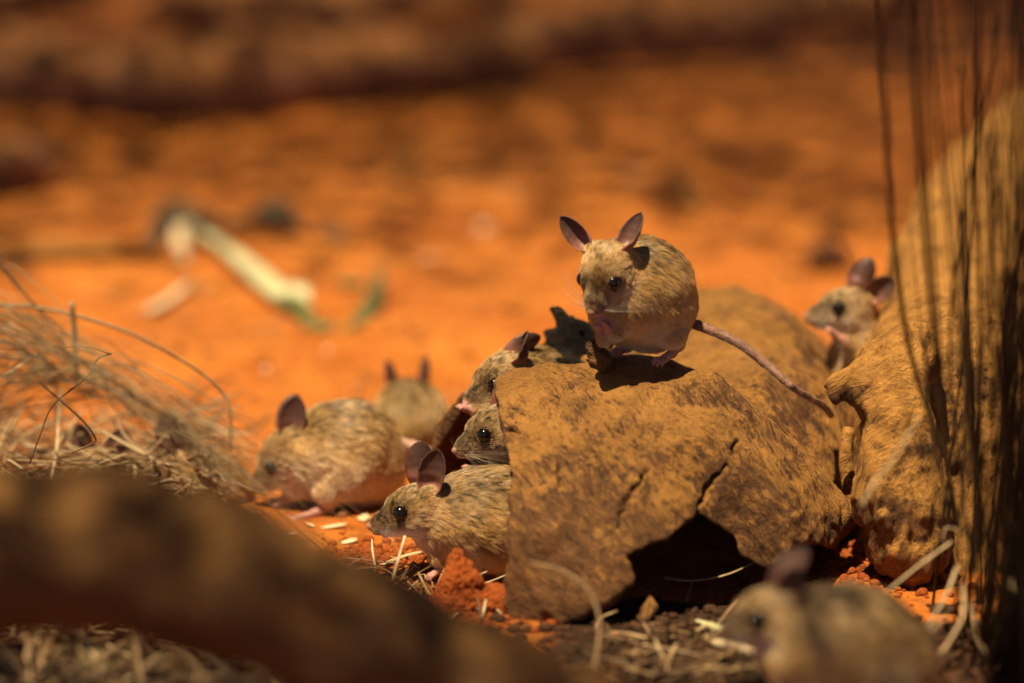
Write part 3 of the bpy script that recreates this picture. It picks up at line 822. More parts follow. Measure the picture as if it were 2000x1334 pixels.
    # ---- ears, eyes, whiskers
    for (sd, tipv, opn, *ex) in ears:
        eb = H(-0.42, 0.74 * sd, 0.60)
        L, Wd, cu = ex if ex else (2.3, 1.4, 1.0)
        V, F, al = ear_mesh(eb, tipv, opn, L * s_, Wd * s_, cu)
        e = link('ear', mesh_from('ear', V - eb, F, [EARM], True, {'along': ('FLOAT', al)}), eb, root)
        sm = e.modifiers.new('thickness', 'SOLIDIFY'); sm.thickness = 0.055 * S; sm.offset = 0
    for sd in eyes:
        ec = H(0.94, 0.785 * sd, 0.2)
        V, F = sphere(np.zeros(3), 0.365 * s_)
        link('eye', mesh_from('eye', V, F, [EYE]), ec, root)
    nw = int(36 * whisk)
    if nw:
        pts = []
        for i in range(nw):
            sd = 1 if i % 2 else -1
            x, z = 1.75 + 0.35 * rng.random(), -0.50 - 0.22 * rng.random()
            a = H(x, 0.36 * sd, z)
            dr = R @ np.array([0.1 - 0.75 * rng.random(), sd * (0.8 + 0.4 * rng.random()), -0.45 + 0.75 * rng.random()]); dr = nrm(dr)
            bend = nrm(R @ np.array([-0.8, 0.1 * sd, -0.35]))
            L = (1.2 + 2.0 * rng.random()) * s_
            t = np.linspace(0, 1, 7)[:, None]
            pts.append(a + dr * L * t + bend * L * 0.35 * t ** 2)
        pts = np.array(pts)
        tc = np.full(pts.shape, 0.5) * (0.35 + 0.9 * rng.random((nw, 1, 1))) * np.array([1, 0.88, 0.72])
        hair('whiskers', pts, np.linspace(1, 0.2, 7) * max(fr * 0.55, 0.0042), tc, FUR, root)
    tag(root, label, 'mouse', 'mice round the hollow log')
    return root

def loc(O, ppc):
    """turns photo pixels (plus a depth offset y away from the camera) into local cm around O"""
    ox, oy, oz = to_px(np.asarray(O))
    def f(px, py, y):
        X = (px - ox) / ppc; up = (oy - py) / ppc
        return np.array([X, y, (up - y * ST) / CT])
    return f

# the mouse sitting on top of the log
O = W(1255, 690, 139.5); q = loc(O, 39.9)
mouse('tan mouse sitting hunched on top of the hollow log, paws at its mouth', O,
      [(q(1212, 585, -1.0), 1.45), (q(1243, 562, 0.1), 2.2), (q(1262, 582, 1.0), 2.22), (q(1282, 608, 1.1), 1.68)],
      (q(1181, 527, -1.9), (-0.383, -0.663, -0.643), 0.0),
      [(1, (0.30, 0.30, 0.92), (-0.75, -0.75, 0.1), 2.35, 1.15, 1.25), (-1, (-0.72, 0.10, 0.72), (-0.35, -1.0, 0.25), 2.3, 1.0, 1.3)],
      [([(q(1296, 628, -0.35), 1.45), (q(1310, 652, -0.6), 0.62), (q(1322, 672, -0.2), 0.34), (q(1312, 690, -0.5), 0.22), (q(1292, 702, -0.9), 0.21)], 2),
       ([(q(1215, 640, 1.2), 0.9), (q(1225, 675, 1.6), 0.3), (q(1200, 692, 1.2), 0.22)], 1),
       ([(q(1212, 622, -1.7), 0.55), (q(1202, 648, -2.2), 0.30), (q(1190, 648, -2.3), 0.16), (q(1181, 638, -2.45), 0.135)], 2),
       ([(q(1180, 632, -1.5), 0.45), (q(1176, 662, -1.9), 0.26), (q(1170, 656, -2.0), 0.16), (q(1165, 644, -2.25), 0.135)], 2)],
      ([q(1335, 625, 1.3), q(1362, 634, 1.0), q(1440, 668, 0.4), q(1500, 715, -0.3), q(1548, 757, -0.9), q(1612, 792, 0.6), q(1640, 815, 2.6)], 0.25, 0.15),
      flow=(0.55, 0.45, -0.75), h=0.075, nfur=150000, fr=0.0046, seed=4)

# the mouse coming out at the foot of the log
O = on_ground(880, 1128); q = loc(O, 40.4)
mouse('mouse stretching out from under the log beside the red clod, in profile', O,
      [(q(868, 1012, 0.4), 1.55), (q(912, 1012, 0.7), 2.05), (q(968, 1020, 1.2), 2.35), (q(1030, 1035, 2.2), 2.3), (q(1080, 1050, 3.0), 1.8)],
      (q(814, 990, 0.0), (-0.955, -0.27, -0.12), 0.0),
      [(1, (0.12, -0.10, 1.0), (-0.42, -0.92, 0.1), 2.45, 1.45, 1.0), (-1, (-0.02, 0.22, 1.0), (-0.2, 1.0, 0.1), 2.5, 1.4, 1.0)],
      [([(q(880, 1050, -0.2), 0.8), (q(862, 1085, -0.6), 0.42), (q(868, 1105, -0.7), 0.24), (q(848, 1118, -0.9), 0.17)], 2),
       ([(q(880, 1050, 1.4), 0.8), (q(872, 1085, 1.6), 0.4), (q(862, 1100, 1.5), 0.22), (q(842, 1108, 1.4), 0.17)], 2),
       ([(q(1010, 1060, 0.6), 1.5), (q(990, 1100, 0.3), 0.6), (q(985, 1120, 0.2), 0.3), (q(955, 1128, 0.0), 0.2)], 2)],
      None, flow=(0.9, 0.2, -0.42), h=0.075, nfur=150000, fr=0.0046, seed=5)

# two faces in the mouth of the hollow log
O = W(1000, 930, 140.5); q = loc(O, 39.5)
mouse('mouse peeking past the torn edge of the log, lower of two faces', O,
      [(q(1010, 862, 1.2), 1.5), (q(1050, 880, 2.6), 1.9), (q(1085, 900, 3.6), 1.7)],
      (q(969, 838, 0.4), (-0.90, -0.38, -0.20), 0.0),
      [(1, (0.5, 0.2, 0.85), (-0.6, -0.8, 0.2)), (-1, (0.25, 0.5, 0.85), (-0.5, 0.7, 0.2))],
      [([(q(990, 895, 0.2), 0.6), (q(965, 918, -0.2), 0.28), (q(940, 915, -0.4), 0.18), (q(918, 912, -0.6), 0.15)], 1)],
      None, flow=(0.8, 0.4, -0.4), h=0.08, nfur=65000, fr=0.0050, warm=0.9, seed=6, size=0.97)
O = W(1020, 800, 142.5); q = loc(O, 39.0)
mouse('mouse looking out of the hollow log just below the sitting mouse, upper of two faces', O,
      [(q(1012, 752, 1.0), 1.4), (q(1040, 752, 2.3), 1.65), (q(1075, 770, 3.2), 1.5)],
      (q(984, 737, 0.3), (-0.84, -0.46, -0.28), 0.0),
      [(1, (0.10, -0.05, 1.0), (-0.9, -0.1, 0.1), 1.9, 1.2, 1.2), (-1, (0.80, 0.45, 0.62), (-0.45, 0.8, 0.45), 2.3, 1.5, 0.9)],
      [([(q(985, 790, -0.6), 0.55), (q(950, 806, -0.9), 0.30), (q(925, 802, -1.1), 0.19), (q(908, 797, -1.2), 0.17)], 2)],
      None, flow=(0.7, 0.6, -0.4), h=0.08, nfur=60000, fr=0.0052, warm=1.05, seed=7)

# mice on the sand behind
O = on_ground(650, 985); q = loc(O, 37.0)
mouse('pale flanked mouse crouching side on behind the straw, tail out behind it', O,
      [(q(590, 895, 0.0), 1.7), (q(640, 888, 0.3), 2.25), (q(688, 888, 0.6), 2.55), (q(715, 905, 0.8), 2.0)],
      (q(560, 888, -0.3), (-0.82, -0.22, -0.55), 0.0),
      [(1, (0.12, 0.0, 1.0), (-0.35, -0.95, 0.0), 2.55, 1.55, 0.9), (-1, (0.2, 0.5, 0.85), (-0.3, 0.9, 0.1), 2.4, 1.4, 0.9)],
      [([(q(672, 930, -1.2), 1.45), (q(645, 958, -1.9), 0.6), (q(650, 985, -1.8), 0.3), (q(620, 998, -2.2), 0.24), (q(585, 1008, -2.6), 0.2)], 2),
       ([(q(715, 930, 2.0), 1.2), (q(745, 942, 2.0), 0.35), (q(782, 925, 2.2), 0.22)], 1),
       ([(q(585, 940, -0.6), 0.6), (q(570, 965, -0.8), 0.3), (q(548, 980, -1.0), 0.17)], 1)],
      ([q(742, 872, 0.8), q(770, 866, 0.7), q(810, 872, 0.5), q(860, 895, 0.3)], 0.36, 0.24, (0.62, 0.40, 0.32)),
      flow=(0.85, 0.2, -0.45), h=0.12, nfur=26000, fr=0.012, seed=8, whisk=0.5, white=0.7)
O = on_ground(800, 880); q = loc(O, 34.5)
mouse('small mouse seen from behind on the sand, between the crouching mouse and the log', O,
      [(q(797, 800, 1.6), 1.4), (q(800, 812, 0.8), 1.75), (q(803, 830, 0.0), 1.7)],
      (q(795, 785, 2.8), (-0.1, 0.94, -0.2), 0.0),
      [(1, (-0.45, 0.05, 0.9), (-0.9, 0.4, 0.0), 1.9, 0.95, 1.3), (-1, (0.35, 0.05, 0.95), (0.9, 0.4, 0.0), 2.1, 0.95, 1.3)],
      [([(q(770, 855, -0.2), 0.9), (q(765, 872, -0.5), 0.3), (q(758, 878, 0.2), 0.2)], 1), ([(q(835, 855, -0.2), 0.9), (q(838, 872, -0.5), 0.3), (q(846, 878, 0.2), 0.2)], 1)],
      ([q(803, 862, -1.2), q(812, 878, -2.2), q(850, 885, -2.8), q(890, 880, -2.5)], 0.28, 0.15),
      flow=(0.0, -0.8, -0.5), h=0.13, nfur=20000, fr=0.013, warm=0.8, seed=9, whisk=0)
O = W(1680, 790, 153); q = loc(O, 36.3)
mouse('mouse standing up in the gap between log and trunk, nose raised, white throat', O,
      [(q(1680, 655, 0.2), 1.15), (q(1690, 705, 0.6), 1.75), (q(1690, 760, 0.8), 2.1), (q(1695, 800, 0.8), 1.9)],
      (q(1652, 604, 0.0), (-0.93, -0.28, 0.08), 0.0),
      [(1, (0.72, -0.25, 0.62), (-0.3, -0.9, 0.2), 2.0, 1.3, 1.0), (-1, (0.50, 0.35, 0.85), (0.2, 0.9, 0.0), 2.2, 1.3, 1.0)],
      [([(q(1665, 690, -1.0), 0.55), (q(1640, 668, -1.5), 0.3), (q(1615, 650, -1.6), 0.18)], 1)],
      None, flow=(0.4, 0.2, -0.9), h=0.12, nfur=22000, fr=0.012, seed=10, whisk=0.5, white=0.7)
# the near mouse at the bottom right
O = W(1640, 1400, 120.5); q = loc(O, 46.0)
mouse('blurred mouse nearest to the viewer, cut off by the bottom edge', O,
      [(q(1545, 1235, 0.2), 1.6), (q(1600, 1258, 0.3), 2.25), (q(1672, 1275, 0.4), 2.55), (q(1735, 1300, 0.6), 2.1)],
      (q(1500, 1196, 0.0), (-0.93, -0.36, -0.05), 0.0),
      [(1, (0.12, -0.30, 0.95), (-0.5, -0.8, 0.1), 1.7, 1.2, 1.1), (-1, (0.50, 0.30, 0.85), (-0.7, -0.6, 0.2), 2.5, 1.5, 0.9)],
      [([(q(1540, 1300, -0.8), 0.8), (q(1530, 1360, -1.0), 0.4), (q(1512, 1400, -1.2), 0.22), (q(1480, 1408, -1.4), 0.18)], 2),
       ([(q(1700, 1330, -1.4), 1.5), (q(1670, 1380, -2.0), 0.5), (q(1690, 1400, -2.0), 0.3), (q(1640, 1412, -2.2), 0.22)], 2)],
      None, flow=(0.85, 0.1, -0.5), h=0.12, nfur=26000, fr=0.012, warm=0.95, seed=12, whisk=0.4)
# two more behind the near branch
O = on_ground(195, 985); q = loc(O, 36.5)
mouse('mouse mostly hidden behind the near branch at far left, round ears showing', O,
      [(q(205, 960, 1.0), 1.4), (q(230, 968, 1.8), 1.8), (q(260, 975, 2.4), 1.7)],
      (q(193, 930, 0.0), (-0.55, -0.80, -0.2), 0.0),
      [(1, (0.25, 0.1, 0.9), (-0.4, -0.9, 0.1), 2.0, 1.45, 0.9), (-1, (-0.45, 0.1, 0.9), (-0.5, -0.9, 0.1), 2.0, 1.45, 0.9)],
      [([(q(200, 955, -0.4), 0.6), (q(195, 980, -0.6), 0.25), (q(180, 985, -0.9), 0.17)], 1)],
      None, flow=(0.6, 0.6, -0.4), h=0.13, nfur=14000, fr=0.013, seed=13, whisk=0.4)
O = on_ground(385, 985); q = loc(O, 36.5)
mouse('mouse behind the straw heap above the near branch, pink inside its ear', O,
      [(q(360, 945, 0.4), 1.3), (q(400, 955, 0.8), 1.5), (q(435, 962, 1.2), 1.4)],
      (q(338, 922, 0.0), (-0.9, -0.3, -0.25), 0.0),
      [(1, (0.05, -0.1, 1.0), (-0.3, -0.95, 0.1), 2.1, 1.4, 0.9), (-1, (-0.25, 0.3, 0.95), (-0.3, 0.9, 0.1), 2.1, 1.4, 0.9)],
      [([(q(365, 950, -0.6), 0.6), (q(360, 980, -0.8), 0.25), (q(340, 986, -1.0), 0.17)], 1)],
      None, flow=(0.9, 0.2, -0.4), h=0.13, nfur=14000, fr=0.013, seed=14, whisk=0.4)

# ------------------------------------------------------------------ clod, crumbs and pebbles
def clod_sdf(p):
    d = d_cone(p, CL + (-0.5, 0.0, 0.2), 1.15, CL + (-0.35, 0.1, 2.5), 0.40)
    d = smin(d, d_cone(p, CL + (-0.3, 0, 0.2), 1.1, CL + (1.7, 0, 0.2), 0.95), 0.5)
    d = smin(d, d_cone(p, CL + (0.1, 0, 1.9), 0.5, CL + (0.3, 0, 1.7), 0.5), 0.4)
    return (d + 0.30 * fbm(p / 0.8, 2, 81) + 0.30 * np.abs(fbm(p / 0.30, 3, 82, 0.75)) - 0.10).astype(np.float32)
CL = on_ground(905, 1192)
v, f = nets(clod_sdf, CL - np.array([3.2, 2.4, 1.5]), CL + np.array([3.6, 2.4, 4.0]), 0.055)
tag(world_mesh('earth_clod', v, f, CRUMB), 'pointed crumbly clod of damp red earth in front of the profile mouse', 'clod')

def lump(r, seed, sc=(1, 1, 0.7), nu=7, nv=5):
    v, f = sphere(np.zeros(3), r, nu, nv, sc)
    return v * (1 + 0.35 * vnoise(v / max(r, 1e-3) * 1.3 + seed * 7.7, seed))[:, None], f
crumbs = MB(); LUMPS = [lump(1.0, k) for k in range(12)]
def crumb_field(n, cx, cy, sx, sy, r0, r1):
    for _ in range(n):
        x, y = random.gauss(cx, sx), random.gauss(cy, sy)
        r = r0 + (r1 - r0) * random.random() ** 3
        v, f = LUMPS[random.randrange(12)]
        a = random.random() * 6.28; c_, s__ = math.cos(a), math.sin(a)
        vv = v @ np.array([[c_, s__, 0], [-s__, c_, 0], [0, 0, 1]]) * r
        z = gz1(x, y)
        crumbs.add(vv + (x, y, z + r * 0.25), f)
c0 = on_ground(760, 1090); crumb_field(900, c0[0], c0[1], 2.6, 1.8, 0.05, 0.32)
c0 = on_ground(915, 1200); crumb_field(700, c0[0], c0[1], 2.0, 1.0, 0.05, 0.28)
c0 = on_ground(1690, 1110); crumb_field(900, c0[0], c0[1], 2.2, 2.0, 0.05, 0.30)
c0 = on_ground(1200, 900); crumb_field(700, c0[0] - 10, c0[1] - 8, 14, 14, 0.05, 0.25)
tag(world_mesh('earth_crumbs', np.vstack(crumbs.v), crumbs.f, CRUMB, base=np.zeros(3)), 'loose crumbs of red earth strewn over the ground', 'earth', kind='stuff')

crumbs = MB()
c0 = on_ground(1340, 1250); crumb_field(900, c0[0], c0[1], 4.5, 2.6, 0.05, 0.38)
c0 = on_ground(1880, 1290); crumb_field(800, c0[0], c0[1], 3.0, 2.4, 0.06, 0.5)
tag(world_mesh('dark_soil_shade', np.vstack(crumbs.v), crumbs.f, HUMUS_SHADE, base=np.zeros(3)), 'dark crumbly soil with shade in its colour, below the log arch and the tussock', 'soil', kind='stuff')
grit = MB()
for _ in range(2600):
    x, y = random.uniform(-42, 42), random.uniform(140, 300)
    r = 0.08 + 0.32 * random.random() ** 4
    v, f = LUMPS[random.randrange(12)]
    z = gz1(x, y)
    grit.add(v * r + (x, y, z + r * 0.2), f)
tag(world_mesh('dark_grit', np.vstack(grit.v), grit.f, DARKPEB, base=np.zeros(3)), 'dark grit scattered over the far sand', 'grit', kind='stuff')

def pebble(px, py, r, label, mat=PEBBLE):
    p = on_ground(px, py); v, f = lump(r, int(px), (1, 0.8, 0.7), 12, 8)
    tag(world_mesh('pebble', v + p + (0, 0, r * 0.5), f, mat), label, 'pebble', 'pale pebbles on the sand')
pebble(520, 727, 0.26, 'bright pale pebble on the sand above the crouching mouse')
pebble(836, 508, 0.36, 'bright pale pebble on the sand beside the green leaf end')
pebble(640, 686, 0.2, 'small pale pebble just below the green leaf end')
pebble(948, 455, 0.6, 'pale stone on the sand left of the sitting mouse ears')
pebble(1240, 345, 0.3, 'pale pebble high on the sand above the sitting mouse')
pebble(1470, 470, 0.5, 'dull pebble on the sand right of the sitting mouse', DARKPEB)
pebble(1620, 525, 1.6, 'dark stone in the sand behind the standing mouse', DARKPEB)

# ------------------------------------------------------------------ straw, stalks, leaves
STRAWG = 'loose straw around the log'
def stalk(name, label, cat, pts, r0, r1, tone, mat=STRAW, flat=1.0, twist=0.0, n=16, group=None, sides=6, up=(0, 0, 1)):
    """pts: (px, py, z) along the stalk"""
    P = spline([W(*p) for p in pts], n)
    v, f = tube(P, np.linspace(r0, r1, n), sides, flat, twist, up)
    o = world_mesh(name, v, f, mat, attrs={'tone': ('FLOAT', np.full(len(v), tone))})
    return tag(o, label, cat, group)
def gp(px, py, lift=0.1):
    p = on_ground(px, py) + np.array([0, 0, lift]); x, y, z = to_px(p); return (float(x), float(y), float(z))
def straw(label, a, b, w, tone, lift=(0.12, 0.12), bow=0.15, mat=STRAW, flat=0.28):
    A = on_ground(*a) + np.array([0, 0, lift[0]]); B = on_ground(*b) + np.array([0, 0, lift[1]])
    M = (A + B) / 2 + np.array([random.uniform(-1, 1), random.uniform(-1, 1), abs(random.gauss(0.5, 0.5))]) * bow
    P = spline([A, M, B], 9)
    v, f = tube(P, [w * .8, w, w, w, w, w, w, w * .95, w * .6], 6, flat, random.uniform(-0.6, 0.6))
    return tag(world_mesh('straw', v, f, mat, attrs={'tone': ('FLOAT', np.full(len(v), tone))}), label, 'straw', STRAWG)

# by the profile mouse
stalk('straw', 'pale upright straw blade under the chin of the profile mouse', 'straw', [(791, 1046, 135.6), (778, 1092, 135.4), (765, 1140, 135.4)], 0.07, 0.10, 0.98, flat=0.35, group=STRAWG, n=6)
straw('broad pale straw lying behind the upright blade', (825, 1082), (737, 1112), 0.20, 0.92)
straw('long brown folded straw pointing left below the upright blade', (670, 1108), (828, 1118), 0.10, 0.45, (0.5, 0.3))
straw('thin straw below the long folded straw', (690, 1122), (800, 1128), 0.09, 0.6, (0.3, 0.2))
straw('short pale straw beside the clod, lying steeply', (772, 1146), (800, 1125), 0.09, 0.85)
straw('dark thin twig leaning on the clod', (812, 1128), (838, 1112), 0.05, 0.1, (0.2, 0.8))
straw('little pale chip in front of the clod', (908, 1176), (932, 1186), 0.09, 0.8)
straw('long curved straw in front of the clod', (870, 1178), (985, 1212), 0.07, 0.7, (0.2, 0.2), 0.8)
# chips in front of the nose
def flake(label, px, py, L, wd, ang, mat=FLAKE):
    p = on_ground(px, py) + np.array([0, 0, 0.14])
    d = np.array([math.cos(ang), math.sin(ang), 0.12]); n_ = np.cross((0, 0, 1), d)
    v, f = tube([p - d * L / 2, p - d * L * 0.3, p + d * L * 0.2, p + d * L / 2], [wd * .7, wd, wd, wd * .6], 8, 0.22, 0.3)
    tag(world_mesh('husk_chip', v, f, mat), label, 'chip', 'pale husk chips on the sand')
flake('squarish pale chip right in front of the profile mouse nose', 711, 1016, 0.7, 0.30, 0.9)
flake('long yellow chip left of the squarish pale chip', 652, 1032, 1.3, 0.17, 0.2)
flake('pale oblong chip below the profile mouse nose', 682, 1062, 0.9, 0.22, 0.5)
flake('little pale chip near the hind foot of the crouching mouse', 606, 1030, 0.6, 0.15, 2.4)
flake('thin chip left of the long yellow chip', 566, 1050, 0.7, 0.12, 0.4)
# bottom right: stub of straw, cut green stalk and loose straw
straw('thick pale straw stub beside the cut green stalk', (1392, 1264), (1500, 1292), 0.24, 0.9, (0.25, 0.2), 0.1, flat=0.8)
straw('grey green blade bent before the cut green stalk', (1388, 1244), (1440, 1205), 0.06, 0.4, (0.25, 0.9))
P = spline([on_ground(1360, 1222) + (0, 0, 0.25), on_ground(1400, 1238) + (0, 0, 0.3), on_ground(1450, 1255) + (0, 0, 0.35)], 8)
v, f = tube(P, np.linspace(0.12, 0.42, 8), 10, 0.6)
tag(world_mesh('cut_stalk', v, f, PALEV), 'cut piece of pale green stalk on the dark ground by the near mouse', 'vegetable')
spots = [((1240, 1262), (1392, 1302), 0.10, 0.8, 'long pale straw running left from the thick stub'),
         ((1300, 1322), (1322, 1272), 0.09, 0.65, 'short straw standing up below the hollow log'),
         ((1270, 1322), (1420, 1318), 0.08, 0.45, 'dull straw lying level at the bottom below the long pale straw'),
         ((1410, 1318), (1520, 1312), 0.10, 0.5, 'dull straw ending under the near mouse'),
         ((1350, 1330), (1440, 1282), 0.09, 0.35, 'brown straw crossing the thick stub from below'),
         ((1180, 1240), (1262, 1262), 0.07, 0.7, 'thin pale straw between the near branch and the hollow log'),
         ((1255, 1165), (1300, 1160), 0.05, 0.6, 'fine straw in the shade under the arch'),
         ((1340, 1180), (1352, 1150), 0.08, 0.6, 'short blade leaning in the shade under the arch'),
         ((1375, 1190), (1400, 1150), 0.05, 0.4, 'fine green brown blade in the shade under the arch'),
         ((1200, 1300), (1260, 1330), 0.08, 0.3, 'dark straw at the bottom edge right of the near branch')]
for a, b, w, t, lb in spots: straw(lb, a, b, w, t, (0.15, 0.4))
p = on_ground(1262, 1218); v, f = tube([p + (-0.4, 0, 0.2), p + (0, 0.1, 0.5), p + (0.35, 0, 1.1)], [0.5, 0.6, 0.45], 8, 0.25, 0.4)
tag(world_mesh('bark_flake', v, f, LOGM), 'brown flake of bark in the shade at the foot of the log', 'bark')
stalk('bent_straw', 'thin pinkish stem curving down in front of the hollow log', 'stem', [(1030, 1098, 127), (1090, 1112, 126.5), (1145, 1148, 126), (1170, 1205, 125.5), (1168, 1260, 125), (1160, 1310, 124.6)], 0.04, 0.10, 0.5, n=24)
stalk('curled_straw', 'grey blade curling under the arch of the log', 'blade', [(1300, 1128, 137), (1350, 1134, 136), (1420, 1122, 135.5), (1490, 1090, 136)], 0.20, 0.04, 0.75, flat=0.3, n=14)
# loose bed of straw bits: too many to count
def straw_bed(name, label, n, px0, px1, py0, py1, Lr, w, tones, lift=0.6, mat=STRAW, tilt=0.35):
    mb = MB()
    for _ in range(n):
        p = on_ground(random.uniform(px0, px1), random.uniform(py0, py1))
        L = random.uniform(*Lr); a = random.uniform(0, math.pi); e = random.gauss(0, tilt)
        d = np.array([math.cos(a) * math.cos(e), math.sin(a) * math.cos(e), math.sin(e)])
        c = p + np.array([0, 0, 0.1 + abs(d[2]) * L * 0.4 + random.random() * lift])
        m_ = c + np.array([random.gauss(0, 1), random.gauss(0, 1), random.gauss(0, 0.5)]) * L * 0.08
        P = spline([c - d * L / 2, m_, c + d * L / 2], 7)
        v, f = tube(P, np.array([.7, 1, 1, 1, 1, .9, .5]) * w * random.uniform(0.6, 1.3), 5, 0.4, random.uniform(-1, 1))
        mb.add(v, f, random.choice(tones) + random.uniform(-.1, .1))
    tag(world_mesh(name, np.vstack(mb.v), mb.f, mat, base=np.zeros(3), attrs={'tone': ('FLOAT', mb.c)}), label, 'straw', kind='stuff')
straw_bed('straw_litter', 'broken straw strewn between clod and near branch', 70, 690, 960, 1110, 1215, (0.8, 2.6), 0.06, [0.3, 0.6, 0.85], 0.3)
straw_bed('straw_bed', 'bed of dull straw on the ground under the near branch', 260, 20, 560, 1215, 1400, (1.5, 5.0), 0.13, [0.3, 0.5, 0.7], 1.2)
straw_bed('straw_heap', 'heap of grey brown straw behind the near branch', 380, -60, 440, 900, 1040, (2.0, 7.0), 0.11, [0.15, 0.35, 0.55, 0.8], 3.0, tilt=0.3)
straw_bed('litter_bits', 'small bits of dry litter at the bottom right', 120, 1180, 1560, 1230, 1345, (0.6, 2.4), 0.06, [0.2, 0.4, 0.7], 0.3)

# grass arching in from the left
mb = MB()
for i in range(90):
    t0 = random.random()
    a = W(random.uniform(-160, 20), random.uniform(500, 860), random.uniform(121, 133))
    e = (random.uniform(120, 640), 0); ey = 760 + (e[0] - 100) * 0.52 + random.gauss(0, 80)
    zb = random.uniform(123, 131)
    b = W(e[0], ey, zb)
    m_ = W(-70 + (e[0] + 70) * 0.55, 670 + (e[0] - 100) * 0.20 + random.gauss(0, 25), (zb + 128) / 2)
    kink = np.array([random.gauss(0, 0.5), 0, random.gauss(0, 0.5)])
    P = spline([a, (a + m_) / 2 + kink, m_, (m_ + b) / 2 - kink * 0.6, b], 14)
    w = random.uniform(0.03, 0.09)
    v, f = tube(P, np.linspace(w, w * 0.25, 14), 5, 0.4, random.uniform(-1, 1))
    mb.add(v, f, random.choice([0.3, 0.6, 0.8, 0.9, 1.0, 1.0]) + random.uniform(-.08, .08))
for i in range(14):      # the thick sheaf
    o_ = np.array([random.gauss(0, 32), random.gauss(0, 28)])
    pts = [(-80, 600), (120, 690), (300, 770), (430, 860), (540, 960), (640, 1045)]
    P = spline([W(x + o_[0] * (1 + k * 0.12), y + o_[1], 125 + k * 0.9 + o_[0] * 0.05) for k, (x, y) in enumerate(pts)], 18)
    w = random.uniform(0.03, 0.09)
    v, f = tube(P, np.linspace(w, w * 0.4, 18), 5, 0.4, random.uniform(-1, 1))
    mb.add(v, f, random.choice([0.4, 0.75, 0.85, 0.9, 1.0]))
tag(world_mesh('arching_grass', np.vstack(mb.v), mb.f, GRASS, base=np.zeros(3), attrs={'tone': ('FLOAT', mb.c)}), 'tuft of dry grey grass arching in from the left edge', 'grass', kind='stuff')
stalk('bent_straw', 'dark kinked stem standing sharp at the far left', 'stem', [(218, 690, 139.2), (190, 702, 139.1), (172, 735, 139), (105, 790, 138.8), (80, 845, 138.6), (58, 905, 138.5)], 0.05, 0.04, 0.12, n=26)
stalk('bent_straw', 'dark bent blade reaching over the kinked stem', 'stem', [(60, 700, 137), (120, 680, 138), (170, 678, 139), (218, 692, 139.2)], 0.05, 0.09, 0.3, n=14, flat=0.4)
stalk('bent_straw', 'thin dark stem with a hooked end at the far left ear', 'stem', [(75, 745, 136.5), (110, 775, 136.5), (160, 820, 137), (186, 855, 137.5), (180, 866, 137.5), (140, 885, 137.5)], 0.06, 0.04, 0.2, n=20)
stalk('bent_straw', 'long pale stem arching over the straw and dropping at its end', 'stem', [(-40, 592, 130), (100, 605, 130), (240, 645, 130), (350, 700, 130.5), (425, 755, 131), (448, 800, 131), (450, 880, 131)], 0.09, 0.07, 0.5, n=26)
stalk('bent_straw', 'broad pale blade slanting down from the left edge', 'stem', [(-20, 480, 126), (40, 560, 127), (90, 630, 128), (130, 680, 129)], 0.14, 0.12, 0.95, GRASS, flat=0.4)
stalk('bent_straw', 'short pale upright stem end above the straw heap at far left', 'stem', [(140, 590, 128), (146, 660, 128.5), (150, 740, 129)], 0.14, 0.12, 0.9, GRASS)
stalk('bent_straw', 'pale blade crossing the left edge low down', 'stem', [(-40, 760, 133), (30, 720, 134), (70, 690, 135)], 0.12, 0.06, 0.95, STRAW, flat=0.4)
stalk('bent_straw', 'dull blade in the dark lower left corner', 'stem', [(-30, 1130, 112), (30, 1200, 112), (110, 1290, 112)], 0.22, 0.2, 0.3, STRAW, flat=0.5)

# grass tussock on the right
tall = [('leftmost tall stalk of the right tussock, bending down across the trunk', [(1712, -60, 117), (1728, 200, 120), (1742, 440, 123), (1768, 640, 126), (1800, 765, 127.5), (1840, 880, 128.5), (1872, 1020, 129.5)], 0.15, 0.10, 0.5),
        ('second tall stalk of the right tussock from the left', [(1772, -60, 117), (1792, 250, 120), (1808, 480, 123), (1826, 680, 126), (1848, 900, 128), (1872, 1040, 129)], 0.14, 0.10, 0.42),
        ('third tall stalk of the right tussock from the left', [(1812, -60, 116), (1805, 150, 118), (1812, 330, 121), (1830, 600, 125), (1862, 1040, 129)], 0.06, 0.08, 0.5),
        ('stalk with a bent top in the right tussock, fourth from the left', [(1868, 130, 119), (1885, 170, 120), (1886, 420, 123), (1890, 640, 125), (1900, 900, 127), (1905, 1080, 128)], 0.09, 0.09, 0.35),
        ('stalk standing before the pale trunk, fifth from the left in the tussock', [(1915, -40, 119), (1908, 300, 121), (1912, 520, 124), (1915, 800, 126), (1915, 1080, 128)], 0.08, 0.1, 0.3),
        ('thin short stalk leaning on the trunk below the knobbly stub', [(1806, 660, 130), (1812, 780, 130), (1836, 920, 130), (1870, 1030, 129.6)], 0.05, 0.09, 0.3)]
for lb, pts, r0, r1, t in tall:
    stalk('tall_straw', lb, 'grass stalk', pts, r0, r1, t, GRASS, n=26, group='tall stalks of the right tussock')
stalk('curled_straw', 'pale grey blade slanting across the trunk below the stub', 'blade', [(1795, 812, 123), (1752, 885, 123), (1712, 940, 123.4), (1680, 990, 124)], 0.05, 0.20, 0.75, STRAW, flat=0.35)
mb = MB()
